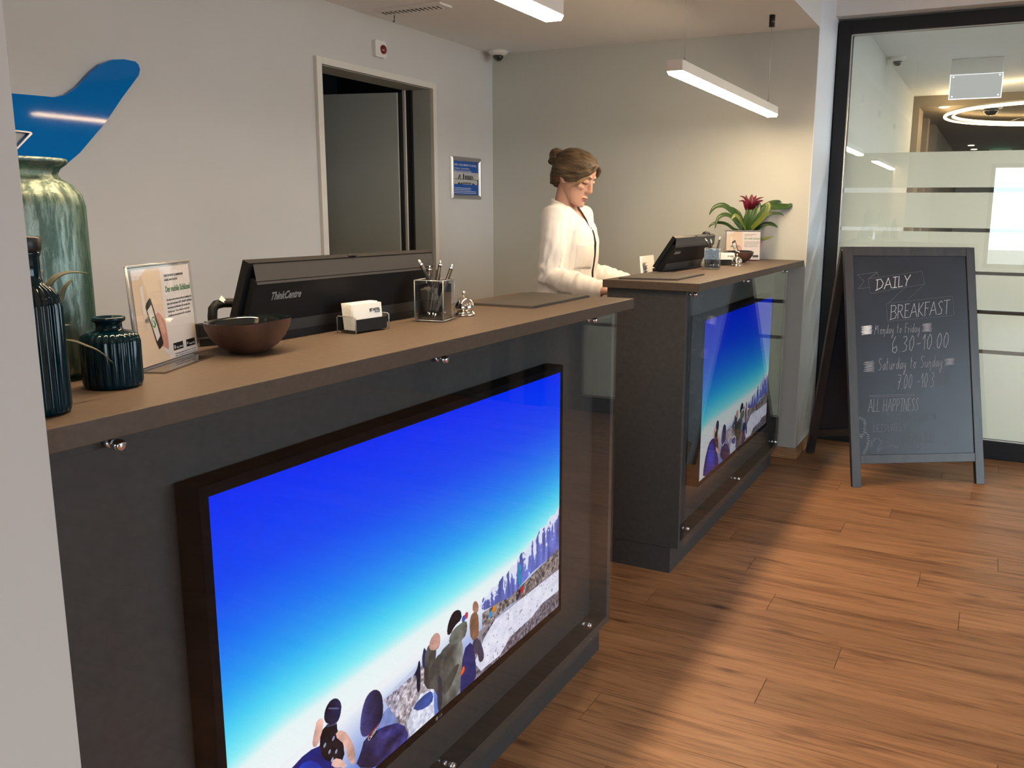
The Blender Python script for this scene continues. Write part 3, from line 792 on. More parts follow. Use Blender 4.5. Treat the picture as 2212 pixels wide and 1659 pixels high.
# ------------------------------------------------------------------ televisions and their picture
TVP = {'mountain':[[0.645,0.727],[0.686,0.707],[0.765,0.687],[0.823,0.641],[0.898,0.608],[0.97,0.577],[0.997,0.577],[0.998,0.744],[0.867,0.756],[0.765,0.791],[0.66,0.763]],
'rocks':[[0.654,0.771],[0.711,0.776],[0.765,0.791],[0.823,0.779],[0.915,0.76],[0.998,0.744],[1.0,0.837],[0.867,0.837],[0.765,0.823],[0.691,0.831],[0.653,0.832]],
'snow':[[0.659,0.873],[0.704,0.834],[0.808,0.834],[0.915,0.835],[1.0,0.837],[1.001,0.931],[0.915,0.927],[0.868,0.947],[0.765,0.953],[0.724,0.991],[0.646,0.986],[0.622,0.934]],
'rocks2':[[1.001,0.931],[1.002,1.012],[0.908,1.012],[0.724,0.991],[0.627,1.002],[0.633,0.969],[0.724,0.991],[0.765,0.953],[0.868,0.947],[0.915,0.927]],
'hillL':[[0.334,0.806],[0.389,0.803],[0.427,0.8],[0.452,0.788],[0.467,0.795],[0.48,0.91],[0.479,1.002],[0.403,1.005],[0.368,0.902]],
'cliff':[[0.373,0.855],[0.388,0.814],[0.422,0.806],[0.452,0.805],[0.481,0.893],[0.48,0.979],[0.398,0.979],[0.368,0.908]],
'haze':[[0.243,0.8],[0.3,0.805],[0.371,0.792],[0.437,0.792],[0.417,0.823],[0.373,0.849],[0.367,0.913],[0.296,0.905],[0.263,0.902]],
'snow2':[[0.395,0.947],[0.415,0.91],[0.44,0.884],[0.48,0.904],[0.481,1.003],[0.443,1.006],[0.408,1.009]],
'shad':[[0.41,0.905],[0.466,0.896],[0.48,0.922],[0.474,0.951],[0.434,0.94]],
'green_hood':[[0.531,0.776],[0.548,0.748],[0.594,0.748],[0.599,0.783],[0.587,0.815],[0.541,0.802]],
'green_body':[[0.458,0.748],[0.479,0.733],[0.493,0.762],[0.487,0.818],[0.52,0.783],[0.575,0.8],[0.583,0.853],[0.575,0.918],[0.568,1.002],[0.506,1.009],[0.492,1.003],[0.491,0.915],[0.45,0.876],[0.452,0.805]],
'cap':[[0.526,0.748],[0.532,0.713],[0.546,0.689],[0.563,0.689],[0.577,0.705],[0.578,0.736],[0.554,0.74],[0.537,0.762]],
'hands':[[0.468,0.757],[0.471,0.727],[0.489,0.713],[0.505,0.731],[0.504,0.769],[0.493,0.779]],
'brown':[[0.605,0.769],[0.615,0.74],[0.638,0.753],[0.641,0.821],[0.635,0.853],[0.61,0.84]],
'brownhead':[[0.617,0.737],[0.619,0.708],[0.63,0.705],[0.641,0.73],[0.638,0.759]],
'brownlegs':[[0.614,0.843],[0.641,0.852],[0.659,0.924],[0.658,0.954],[0.64,0.951],[0.634,0.902],[0.622,0.904]],
'bluelegs':[[0.581,0.852],[0.616,0.844],[0.628,0.934],[0.627,1.008],[0.573,1.008],[0.568,0.991]],
'orange':[[0.569,0.937],[0.583,0.907],[0.588,0.93],[0.575,0.942]],
'man1':[[0.419,0.805],[0.432,0.788],[0.435,0.768],[0.441,0.771],[0.441,0.823],[0.438,0.876],[0.428,0.867],[0.429,0.808]],
'man2':[[0.445,0.771],[0.453,0.734],[0.458,0.748],[0.467,0.774],[0.466,0.823],[0.449,0.808]],
'cyan':[[0.802,0.705],[0.81,0.687],[0.817,0.699],[0.815,0.747],[0.817,0.774],[0.805,0.779]],
'hood2':[[0.27,0.847],[0.276,0.791],[0.289,0.753],[0.31,0.747],[0.329,0.776],[0.333,0.826],[0.329,0.864],[0.31,0.878],[0.281,0.879]],
'jacket2':[[0.272,0.911],[0.281,0.879],[0.323,0.885],[0.385,0.927],[0.405,1.008],[0.347,1.006],[0.311,1.006],[0.255,0.944]],
'strap':[[0.288,0.887],[0.312,0.879],[0.316,0.895],[0.293,0.902]],
'hood1':[[0.19,0.742],[0.19,0.704],[0.205,0.684],[0.22,0.692],[0.23,0.718],[0.227,0.75],[0.217,0.769]],
'camera':[[0.176,0.78],[0.188,0.745],[0.217,0.759],[0.218,0.795],[0.23,0.837],[0.232,0.89],[0.209,0.884],[0.181,0.835]],
'handr':[[0.21,0.797],[0.224,0.791],[0.242,0.824],[0.258,0.887],[0.256,0.94],[0.24,0.907],[0.234,0.85]],
'handl':[[0.16,0.779],[0.167,0.742],[0.174,0.713],[0.189,0.722],[0.184,0.76],[0.172,0.791]],
'hand3':[[0.198,0.882],[0.207,0.861],[0.228,0.89],[0.239,0.927]],
'jacket1':[[0.113,0.788],[0.147,0.78],[0.176,0.785],[0.181,0.835],[0.209,0.89],[0.208,0.924],[0.097,0.798]],
'bluej':[[0.126,0.795],[0.157,0.811],[0.18,0.844],[0.183,0.885],[0.112,0.808]]}
def tv_picture():
    h, w_ = 720, 1270
    v, u = np.mgrid[0:h, 0:w_]; u = (u + .5) / w_; v = (v + .5) / h
    hor = np.interp(u, [0, .1, .4, .6, .8, 1.0], [.80, .76, .735, .72, .70, .64])
    # sky: deep blue through cyan to a white glow above the horizon
    d = v / hor
    d = np.clip(d + .10 * (1 - u) * d, 0, 1.2)
    ks = np.array([0, .30, .50, .66, .79, .90, .97, 1.2])
    cr = np.array([4, 10, 20, 36, 74, 140, 240, 255]) / 255.; cg = np.array([46, 74, 118, 164, 214, 244, 253, 255]) / 255.; cb = np.array([255, 255, 255, 255, 255, 255, 255, 255]) / 255.
    a = np.stack([np.interp(d, ks, c) for c in (cr, cg, cb)], -1)
    nz = vnoise(h, w_, 60, 50, 4); nf = rng.random((h, w_)); ny = vnoise(h, w_, 90, 8, 3); nfine = vnoise(h, w_, 170, 100, 2)
    def fill(pts, col, tex=0., src=None, sm=1):
        m = poly_mask(smooth_poly(pts, sm) if sm else pts, h, w_)
        c = np.array(col) / 255.
        t = 1 + tex * ((src if src is not None else nz) - .5)[..., None] * 2
        a[m] = (c * t)[m]
        return m
    P_ = TVP
    def shade(m, lo, hi, ax=0):
        q = u if ax == 0 else v
        if m.any():
            t = (q - q[m].min()) / max(q[m].max() - q[m].min(), 1e-6); a[m] = (a * (lo + (hi - lo) * t)[..., None])[m]
        return m
    low = v > hor; g = np.clip((v - hor - .02) / .20, 0, 1)[..., None] * np.clip((u - .12) / .14, 0, 1)[..., None]
    a[low] = (np.array([.97, .98, 1.0]) * (1 - g) + np.array([.40, .52, .86]) * g)[low]
    m = poly_mask(smooth_poly([(.27, .83), (.33, .80), (.40, .785), (.45, .775), (.47, .80), (.42, .86), (.40, 1.0), (.26, 1.0)], 2), h, w_); a[m] = (a * .72 + np.array([.62, .68, .86]) * .28 * (.8 + .4 * nz[..., None]))[m]
    m = poly_mask(smooth_poly([(.30, .87), (.36, .83), (.40, .83), (.38, .92), (.37, 1.0), (.28, 1.0)], 2), h, w_); a[m] = (np.array([.50, .56, .80]) * (.8 + .4 * nz[..., None]))[m]
    # far mountains with snow streaks
    mt = [(.640, .735), (.66, .715), (.675, .722), (.69, .700), (.71, .708), (.735, .688), (.75, .694), (.775, .672), (.79, .680), (.815, .648), (.84, .655), (.86, .628), (.885, .632), (.905, .600), (.93, .606), (.955, .578), (.975, .584), (1.0, .560), (1.0, .75), (.867, .76), (.765, .795), (.66, .765)]
    m = fill(mt, (104, 116, 200), .4, ny, 0)
    ridge = np.interp(u, [.64, .75, .85, 1.0], [.735, .694, .64, .56]); sn = m & (.95 * ny + .22 * nfine + .25 * nz - (v - ridge) * 3.2 > .60); a[sn] = (.90, .92, 1.0)
    m = fill(P_['rocks'], (128, 116, 116), .75, nfine, 0)
    a[poly_mask([(.64, .83), (1.01, .83), (1.01, 1.02), (.55, 1.02)], h, w_)] = (.58, .55, .58)
    m = poly_mask([(.64, .86), (.70, .83), (1.01, .832), (1.01, 1.02), (.58, 1.02)], h, w_)
    a[m] = (np.array([112, 104, 116]) / 255. * (.35 + 1.3 * nfine[..., None]))[m]
    m = fill(P_['snow'], (232, 232, 250), .10, nz, 0)
    sp = m & (nfine > .80); a[sp] = (.62, .60, .66)
    m = fill(P_['hillL'], (170, 162, 180), .6, nfine, 0)
    m = fill(P_['cliff'], (178, 168, 176), .55, nfine, 0)
    m = fill(P_['snow2'], (226, 228, 248), .2, nfine, 0); fill(P_['shad'], (60, 84, 160), .3, nz)
    a[poly_mask([(.36, .92), (.41, .90), (.42, 1.01), (.36, 1.01)], h, w_)] *= .9
    for pts, c in ((P_['man1'], (22, 26, 50)), (P_['man2'], (30, 44, 96)), (P_['cyan'], (20, 150, 190)), (P_['bluelegs'], (34, 42, 104)), (P_['brownlegs'], (66, 62, 84)), (P_['brown'], (134, 96, 74)), (P_['brownhead'], (160, 120, 100))):
        fill(pts, c, .25)
    for cx, cy, r, c in ((.700, .79, .006, (220, 130, 40)), (.686, .80, .006, (40, 150, 210)), (.82, .80, .007, (190, 50, 60)), (.80, .815, .006, (60, 50, 70)), (.595, .735, .006, (200, 60, 90)), (.585, .74, .006, (60, 90, 170)), (.808, .80, .005, (30, 30, 50))):
        fill([(cx - r, cy - 2 * r), (cx + r, cy - 2 * r), (cx + r, cy + 2 * r), (cx - r, cy + 2 * r)], c, .2)
    m = fill(P_['green_body'], (98, 98, 94), .55, vnoise(h, w_, 45, 16, 4)); shade(m, .75, 1.25); fill(P_['green_hood'], (110, 112, 104), .35)
    for pts, c in (([(.462, .83), (.505, .79), (.50, .83), (.47, .88)], (70, 70, 68)), ([(.50, .92), (.56, .88), (.57, .90), (.52, .97)], (72, 72, 68)), ([(.495, .86), (.51, .90), (.505, 1.0), (.492, 1.0)], (52, 54, 70))): fill(pts, c, .2)
    fill(P_['hands'], (196, 150, 140), .2); fill(P_['cap'], (24, 22, 34), .3); fill(P_['orange'], (236, 92, 40), .1)
    # the two photographers in front
    shade(fill(P_['jacket2'], (44, 42, 92), .8, vnoise(h, w_, 40, 26, 4)), .7, 1.3); m = fill(P_['hood2'], (46, 44, 84), .3, None, 2)
    shade(m, 1.5, .55)
    fill(P_['strap'], (20, 16, 26), .1)
    ln = lambda x0, y0, x1, y1, wd, c: fill([(x0, y0 - wd), (x1, y1 - wd), (x1, y1 + wd), (x0, y0 + wd)], c, 0, None, 0)
    ln(.288, .885, .318, .870, .003, (150, 40, 40))
    fill([(.045, 1.01), (.06, .90), (.105, .80), (.15, .782), (.19, .80), (.215, .88), (.235, .95), (.25, 1.01)], (28, 34, 120), .25, None, 1)
    fill([(.08, 1.01), (.10, .86), (.13, .80), (.165, .82), (.185, .88), (.19, 1.01)], (30, 60, 190), .5, vnoise(h, w_, 30, 20, 4), 1)
    shade(fill(P_['handl'], (236, 184, 170), .2), .85, 1.1); fill(P_['camera'], (22, 20, 30), .8, nfine); shade(fill(P_['hood1'], (30, 30, 62), .5, None, 2), .6, 1.4); ln(.200, .705, .224, .728, .0025, (96, 100, 136))
    for x0, y0 in ((.185, .80), (.195, .83), (.205, .80), (.21, .845), (.20, .86)): fill([(x0, y0), (x0 + .006, y0 - .004), (x0 + .006, y0 + .008), (x0, y0 + .010)], (150, 155, 185), .2)
    ln(.192, .752, .217, .768, .002, (70, 74, 110))
    shade(fill(P_['handr'], (236, 184, 170), .25), 1.08, .85); fill(P_['hand3'], (238, 190, 178), .1)
    a *= (1 + .03 * (nf - .5))[..., None]
    return to_image('tv_picture', a)
TVIMG = tv_picture()
def tv(x0, label, bright):
    x1, z0, z1 = x0 + 1.145, .298, .953
    t = thing('television', ((x0 + x1) / 2, .085, .275), label, 'television', 'counter screens')
    o = t.location[:]
    b = MB(o)
    b.box((x0 - .017, .061, z0 - .018), (x0, .112, z1 + .018), .0015).box((x1, .061, z0 - .018), (x1 + .012, .112, z1 + .018), .0015)
    b.box((x0, .061, z0 - .018), (x1, .112, z0), .0015).box((x0, .061, z1), (x1, .112, z1 + .018), .0015).box((x0 - .01, .070, z0 - .01), (x1 + .006, .113, z1 + .01))
    b.build('bezel', 'bezel', t)
    uv_sheet('screen', [Vector(p) - Vector(o) for p in ((x0, .0635, z0), (x1, .0635, z0), (x1, .0635, z1), (x0, .0635, z1))], image_mat('screen_picture', TVIMG, emit=bright * K), t, .004)
    lm_ = Matrix(((1, 0, 0, x0 + .565 - o[0]), (0, 0, -1, .0605 - o[1]), (0, 1, 0, z0 - .0125 - o[2]), (0, 0, 0, 1)))
    text('tv_logo', 'LG', lm_, .009, 'logo_grey', t)
    MB().cyl((x0 + .556 - o[0], .0605 - o[1], z0 - .0095 - o[2]), (x0 + .556 - o[0], .0612 - o[1], z0 - .0095 - o[2]), .0045, 14).build('tv_logo', 'logo_grey', t)
    sm = Matrix(((.9, .25, 0, x0 + .288 * 1.145 - o[0]), (0, 0, -1, .0632 - o[1]), (-.25, .9, 0, z1 - .893 * .655 - o[2]), (0, 0, 0, 1)))
    sm = frame((x0 + .2915 * 1.145 - o[0], .0634 - o[1], z1 - .899 * .655 - o[2]), (.86, 0, .34), (-.34, 0, .86))
    text('strap_lettering', 'Canon', sm, .011, emission('strap_white', (.85, .85, .9), .8 * K), t, .026)
tv(-.167, 'large television playing a blue-sky mountain picture in the nearer counter', 1.0)
tv(2.240, 'large television showing the blue mountain picture in the farther counter', .52)

# =================================================================== THINGS ON THE COUNTERS
# ---- vases and air plant on the left end
v = thing('tall_vase', (-.24, .305, H), 'tall shimmering green mercury-glass vase against the pillar', 'vase')
pr_ = [(.030, .0), (.060, .002), (.075, .012), (.078, .03), (.078, .245), (.074, .262), (.062, .276), (.049, .284), (.046, .290), (.050, .298), (.058, .304), (.0605, .308), (.058, .3115), (.053, .311)]
MB().lathe(pr_, (0, 0, 0), 56, cap=False).lathe([(.002, .004), (.03, .0)], (0, 0, 0), 56, cap=False).build('vase_body', 'vase', v)
MB().lathe([(.044, .290), (.0715, .248), (.0755, .24), (.0755, .03), (.06, .008)], (0, 0, 0), 40, cap=False).build('inner_wall', 'vase', v)

b = thing('ribbed_bottle', (-.385, .083, H), 'tall dark teal ribbed glass bottle with black stopper at the pillar', 'bottle')
MB().lathe([(.026, 0), (.033, .003), (.0345, .010), (.0345, .128), (.0325, .140), (.026, .149), (.018, .155), (.0155, .162), (.015, .186), (.017, .190), (.017, .193)], (0, 0, 0), 168, flute=(28, .085, .004, .154)).build('bottle_body', 'teal', b)
MB().lathe([(.012, .190), (.0175, .1935), (.0185, .196), (.0185, .208), (.017, .2105)], (0, 0, 0), 32).build('stopper', 'black', b)

j = thing('ribbed_jar', (-.234, .154, H), 'small dark teal ribbed glass jar beside the acrylic sign', 'jar')
MB().lathe([(.030, 0), (.0365, .003), (.0385, .009), (.0385, .063), (.0365, .071), (.028, .0765), (.0185, .079), (.0165, .082), (.0165, .089), (.0205, .0915), (.0215, .0945), (.0205, .097), (.017, .097), (.0155, .094)], (0, 0, 0), 176, flute=(26, .075, .004, .076)).build('jar_body', 'teal', j)

def blade(pts, widths, normal_hint=(0, 0, 1), thick=.0012, fold=.18, n=14):
    """arching leaf along a smooth path with a folded midrib"""
    P_ = [Vector(p) for p in pts]
    def cr(i, t):
        p0, p1, p2, p3 = P_[max(i - 1, 0)], P_[i], P_[min(i + 1, len(P_) - 1)], P_[min(i + 2, len(P_) - 1)]
        return .5 * ((2 * p1) + (p2 - p0) * t + (2 * p0 - 5 * p1 + 4 * p2 - p3) * t * t + (3 * p1 - p0 - 3 * p2 + p3) * t ** 3)
    path = []
    for k in range(n + 1):
        q = k / n * (len(P_) - 1); i = min(int(q), len(P_) - 2); path.append(cr(i, q - i))
    m = MB(); vs = []; fs = []
    for k, p in enumerate(path):
        t = (path[min(k + 1, n)] - path[max(k - 1, 0)]).normalized()
        s = t.cross(Vector(normal_hint)); s = s.normalized() if s.length > 1e-4 else Vector((1, 0, 0))
        nn = s.cross(t).normalized()
        wd = np.interp(k / n, np.linspace(0, 1, len(widths)), widths) / 2
        for a_, off in ((-1, fold * wd), (-.5, fold * wd * .3), (0, 0), (.5, fold * wd * .3), (1, fold * wd)):
            vs.append(p + s * a_ * wd + nn * (off + thick / 2))
        for a_, off in ((1, fold * wd), (.5, fold * wd * .3), (0, 0), (-.5, fold * wd * .3), (-1, fold * wd)):
            vs.append(p + s * a_ * wd + nn * (off - thick / 2))
    for k in range(n):
        for i in range(10):
            fs.append((k * 10 + i, k * 10 + (i + 1) % 10, (k + 1) * 10 + (i + 1) % 10, (k + 1) * 10 + i))
    fs.append(tuple(range(9, -1, -1))); fs.append(tuple(n * 10 + i for i in range(10)))
    return m.add(vs, fs, True)
ap = thing('air_plant', (-.335, .145, H), 'air plant with thin curling olive leaves behind the ribbed bottle', 'plant')
def ax(p): return Vector(p) - Vector((-.335, .145, H))
for pts, wd in (([(-.335, .15, 1.235), (-.318, .16, 1.255), (-.300, .16, 1.274), (-.279, .16, 1.280), (-.253, .16, 1.277)], [.016, .014, .011, .007, .001]),
                ([(-.335, .14, 1.232), (-.312, .14, 1.245), (-.302, .14, 1.262), (-.288, .14, 1.273)], [.014, .013, .009, .001]),
                ([(-.340, .14, 1.200), (-.325, .105, 1.199), (-.308, .10, 1.191), (-.289, .10, 1.180), (-.272, .10, 1.163)], [.010, .009, .008, .006, .001]),
                ([(-.335, .15, 1.225), (-.325, .165, 1.26), (-.318, .17, 1.275), (-.305, .175, 1.283)], [.014, .012, .008, .001]),
                ([(-.335, .145, 1.18), (-.32, .15, 1.205), (-.300, .152, 1.212), (-.288, .155, 1.211)], [.010, .008, .005, .001])):
    blade([ax(p) for p in pts], [q * .62 for q in wd], (.3, -.5, .8)).build('leaf', 'air_leaf', ap)
MB().lathe([(.020, 0), (.024, .02), (.024, .06), (.018, .085), (.012, .12)], (0, 0, 0), 16).build('plant_base', 'air_leaf', ap)

# ---- acrylic sign holders
def sign_picture():
    h, w_ = 560, 700; a = new_img(h, w_, (.90, .88, .88))
    def P_(pts, c, sm=0): a[poly_mask(smooth_poly(pts, sm) if sm else pts, h, w_)] = c
    v, u = np.mgrid[0:h, 0:w_] / np.array([h, w_]).reshape(2, 1, 1)
    left = u < .47
    a[left] = (np.array([.93, .84, .74]) - .06 * u[..., None])[left]
    P_([(.0, .0), (.25, .0), (.10, .10), (.0, .10)], (.95, .93, .93))
    P_([(.09, .16), (.15, .15), (.16, .62), (.10, .64)], (.88, .80, .74)); P_([(.11, .18), (.16, .17), (.17, .46), (.12, .47)], (.95, .91, .88))
    P_([(.13, .50), (.30, .47), (.31, .53), (.13, .57)], (.62, .58, .56), 1); P_([(.13, .52), (.30, .50), (.30, .515), (.13, .545)], (.42, .39, .38))
    P_([(.32, .45), (.41, .50), (.47, .62), (.475, .92), (.38, .86), (.30, .76), (.28, .66)], (.80, .58, .52), 2)
    P_([(.36, .52), (.42, .58), (.45, .70), (.40, .72), (.36, .62)], (.88, .68, .62), 2)
    P_([(.22, .60), (.27, .62), (.30, .80), (.27, .82)], (.66, .36, .34), 1); P_([(.38, .84), (.475, .90), (.475, .96), (.40, .90)], (.90, .88, .92))
    P_([(.165, .37), (.25, .30), (.27, .32), (.385, .78), (.38, .82), (.31, .86), (.29, .85), (.165, .42)], (.13, .12, .12), 1)
    P_([(.185, .43), (.262, .375), (.345, .72), (.285, .77)], (.93, .92, .90))
    cx, cy = .268, .56
    ang_ = np.hypot((u - cx) / .036, (v - cy) / .060); rg = (ang_ < 1) & (ang_ > .74); a[rg] = (.25, .50, .25)
    P_([(.262, .55), (.272, .53), (.292, .60), (.285, .62)], (.25, .50, .25))
    # two app-store badges (codes above them left out)
    P_([(.55, .84), (.73, .84), (.73, .92), (.55, .92)], (.06, .06, .06)); P_([(.79, .84), (.96, .84), (.96, .92), (.79, .92)], (.06, .06, .06))
    for pts in ([(.565, .865), (.575, .858), (.587, .866), (.587, .898), (.576, .906), (.565, .898)],): P_(pts, (.85, .85, .85), 1)
    P_([(.805, .86), (.83, .88), (.805, .90)], (.75, .8, .8))
    return to_image('sign_print', a)
SIGNIMG = sign_picture()
SIGNMAT = image_mat('sign_print', SIGNIMG, rough=.5)
def sign_holder(A, B, label):
    A, B = Vector((*A, H)), Vector((*B, H)); ex = (B - A); L = ex.length; rz = math.atan2(ex.y, ex.x)
    t = thing('sign_holder', A, label, 'sign', 'acrylic counter signs', rz)
    hh = .151; tilt = math.radians(3)
    up = Vector((0, math.sin(tilt), math.cos(tilt))); nn = Vector((0, -math.cos(tilt), math.sin(tilt)))
    def pt(s, z, d=0): return Vector((s, 0, .003)) + up * z + nn * d
    def slab(s0, s1, z0, z1, d0, d1): 
        vs = [pt(s, z, d) for d in (d0, d1) for z in (z0, z1) for s in (s0, s1)]
        return vs, [(0, 2, 3, 1), (4, 5, 7, 6), (0, 1, 5, 4), (2, 6, 7, 3), (0, 4, 6, 2), (1, 3, 7, 5)]
    m = MB(); m.add(*slab(-.004, L + .003, 0, hh + .004, .0012, .0034)); m.build('front_sheet', 'acrylic', t)
    m = MB(); m.add(*slab(-.004, L + .003, 0, hh + .004, -.0034, -.0012)); m.build('back_sheet', 'acrylic', t)
    MB().box((-.004, -.040, 0), (L - .020, .004, .003)).build('foot', 'acrylic', t)
    e = MB(); e.tube([pt(-.004, hh + .004, 0), pt(L + .003, hh + .004, 0)], .0024, 8).tube([pt(-.004, 0, 0), pt(-.004, hh + .004, 0)], .0022, 8); e.build('polished_edge', 'acrylic_edge', t)
    uv_sheet('print', [pt(.006, .003, .0008), pt(L - .001, .003, .0008), pt(L - .001, hh - .001, .0008), pt(.006, hh - .001, .0008)], SIGNMAT, t, .0012)
    def ln(s, z, body, size, mat, width, bold=0.): text('printed_text', body, frame(pt(s, z, .0010), (1, 0, 0), up), size, mat, t, width, bold=bold, ext=.0001)
    x0 = .006 + (L - .007) * .53
    ln(x0, .134, 'TÜREN ÖFFNEN MIT DEM SMARTPHONE', .0048, 'ink_grey', .062, .00012)
    ln(x0, .1275, 'schnell, einfach & sicher', .0048, 'ink_grey', .042, .00012)
    ln(x0, .1095, 'Der mobile Schlüssel', .0135, 'ink_green', .080, .00022)
    for i, s_ in enumerate(('Um diesen Service nutzen zu können, installieren Sie', 'bitte die kostenlose APP „Mobile“ auf Ihrem', 'Smartphone und informieren Sie uns über Ihre', 'Mobilnummer*. Ihren Schlüssel erhalten Sie', 'anschliessend automatisch auf Ihr Smartphone.')):
        ln(x0, .0955 - i * .0063, s_, .0046, 'ink_grey', (.081, .081, .074, .070, .074)[i], .0001)
    ln(.006 + (L - .007) * .60, .0175, 'App Store', .0048, 'ink_white', .021); ln(.006 + (L - .007) * .84, .0175, 'Google Play', .0044, 'ink_white', .019)
    ln(x0 + .006, .0085, '* Die Nutzung ist kostenlos. Weitere Hinweise an der Rezeption.', .0026, 'ink_grey', .070); ln(x0 + .006, .0050, 'Alle Angaben ohne Gewähr.', .0026, 'ink_grey', .070)
    return t
sign_holder((-.150, .207), (.019, .279), 'clear acrylic sign about the mobile key beside the small ribbed jar')
sign_holder((3.535, .362), (3.616, .195), 'clear acrylic sign about the mobile key in front of the bromeliad')

# ---- coconut bowls
def bowl(loc, rz, label):
    t = thing('coconut_bowl', loc, label, 'bowl', 'coconut bowls', rz)
    prof = [(.022, 0), (.034, .003), (.050, .013), (.063, .028), (.0705, .043), (.0735, .056)]
    def ringpts(pr__, off=0):
        out = []
        for r, z in pr__:
            q = []
            for i in range(48):
                a = 2 * PI * i / 48; wob = 1 + .018 * math.sin(2 * a + .6) + .008 * math.sin(5 * a)
                zz = z * (1 + .055 * math.sin(a + 2.6) + .018 * math.sin(3 * a)); q.append(((r - off) * wob * math.cos(a), (r - off) * wob * math.sin(a), zz + (off * .9 if z < .05 else 0)))
            out.append(q)
        return out
    MB().rings(ringpts(prof), cap=False).add(ringpts(prof)[0], [tuple(range(47, -1, -1))]).build('shell', 'wood_bowl', t)
    inn = ringpts([(r, z) for r, z in reversed(prof)], .0035)
    outer_rim = ringpts([prof[-1]])[0]
    MB().rings([[(x * 1.0003, y * 1.0003, z + .0003) for x, y, z in outer_rim], [(x, y, z + .0006) for x, y, z in inn[0]]] + [[(x, y, z + .002) for x, y, z in k] for k in inn[1:]], cap=False).add([(x, y, z + .002) for x, y, z in inn[-1]], [tuple(range(48))]).build('lacquer_lining', 'lacquer', t)
bowl((.078, .222, H), 0, 'brown coconut-shell bowl beside the large monitor on the nearer counter')
bowl((3.40, .250, H), 1.2, 'brown coconut-shell bowl behind the call bell on the farther counter')

# ---- all-in-one monitors
def monitor(pts, foot, label, logo, full):
    """pts: (left, right, y top, z top, y bottom, z bottom)"""
    x0, x1, yt, zt, yb, zb = pts
    t = thing('monitor', ((x0 + x1) / 2, (yt + yb) / 2, H), label, 'monitor', 'reception monitors')
    o = Vector(t.location)
    up = Vector((0, yt - yb, zt - zb)); Lz = up.length; up /= Lz; nn = Vector((0, -up.z, up.y))     # nn points at the guest side
    base = Vector((0, yb, zb))
    def pt(x, s, d): return Vector((x, 0, 0)) + base + up * s * Lz + nn * d - o
    def slab(x0_, x1_, s0, s1, d0, d1, taper=0.):
        m = MB(); vs = [pt(x0_ + (taper if s == s0 else 0), s, d0) for s in (s0,)]
        vs = []
        for d in (d0, d1):
            for s in (s0, s1):
                k = taper if s == s0 else 0
                vs += [pt(x0_ + k * .2, s, d), pt(x1_ - k, s, d)]
        return m.add(vs, [(0, 2, 3, 1), (4, 5, 7, 6), (0, 1, 5, 4), (2, 6, 7, 3), (0, 4, 6, 2), (1, 3, 7, 5)])
    slab(x0, x1, -.02, 1.0, -.012, .004).build('screen_frame', 'black', t)
    slab(x0 + .012, x1 - .012, .03, .97, -.0135, -.012).build('display', 'bezel', t)
    slab(x0 + .010, x1 - .002, .0, .80, .004, .020, .012).build('back_cover', 'black_soft', t)
    m = MB(); vs = [pt(x0 + .012, .76, .0225), pt(x1 - .004, .76, .0225), pt(x1 - .002, .985, .004), pt(x0 + .010, .985, .004), pt(x0 + .012, .79, .018), pt(x1 - .004, .79, .018), pt(x1 - .002, .985, .004), pt(x0 + .010, .985, .004)]
    m.add(vs, [(0, 1, 2, 3), (7, 6, 5, 4), (0, 4, 5, 1), (1, 5, 6, 2), (2, 6, 7, 3), (3, 7, 4, 0)]).build('top_bevel', 'bevel_sheen', t)
    m = MB(); vs = [pt(x0 + .04, .0, .030), pt(x1 - .016, .0, .030), pt(x1 - .016, .20, .0215), pt(x0 + .04, .20, .0215), pt(x0 + .04, .0, .018), pt(x1 - .016, .0, .018), pt(x1 - .016, .20, .018), pt(x0 + .04, .20, .018)]
    m.add(vs, [(0, 1, 2, 3), (7, 6, 5, 4), (0, 4, 5, 1), (1, 5, 6, 2), (2, 6, 7, 3), (3, 7, 4, 0)]).build('chin_bevel', 'bevel_sheen', t)
    MB().box(pt((x0 + x1) / 2 - .01, 1.0, -.004), pt((x0 + x1) / 2 + .012, 1.015, .004)).build('latch', 'black', t)
    m = MB(); f = [Vector((*p, 0)) - Vector((o.x, o.y, 0)) for p in foot]; m.prism([(p.x, p.y) for p in f], Matrix.Translation((0, 0, .0)), .014); m.build('stand_foot', 'black', t)
    text('maker_lettering', logo, frame(pt(x0 + .055, .52, .0204), (1, 0, 0), up), .022, 'logo_grey', t, .078 if full else .075, bold=.0006, shear=.12)
    return t, pt, o
m1, pt1, o1 = monitor((.122, .684, .26, 1.271, .312, 1.137), [(.072, .336), (.215, .280), (.642, .280), (.66, .30), (.66, .37), (.072, .37)], 'large black all-in-one monitor seen from behind on the nearer counter', 'ThinkCentre', True)
def o_(p): return Vector(p) - o1
MB().tube([o_((.118, .352, 1.125)), o_((.119, .352, 1.17)), o_((.121, .352, 1.183)), o_((.129, .352, 1.190)), o_((.145, .350, 1.192)), o_((.185, .335, 1.190))], .0085, 12).build('stand_tube', 'black_soft', m1)
MB().box(o_((.085, .350, 1.130)), o_((.118, .368, 1.158)), .003).build('stand_block', 'black_soft', m1)
MB().prism([(0, 0), (.016, -.010), (.019, -.006), (.008, .008)], frame(o_((.130, .345, 1.199)), (1, 0, 0), (0, .3, .95)), .0006).build('paper_tag', 'paper', m1)
m2, pt2, o2 = monitor((2.43, 2.999, .262, 1.266, .346, 1.141), [(2.47, .345), (2.97, .315), (2.98, .372), (2.47, .372)], 'smaller-looking black all-in-one monitor tilted on the farther counter', 'ThinkCentre', True)
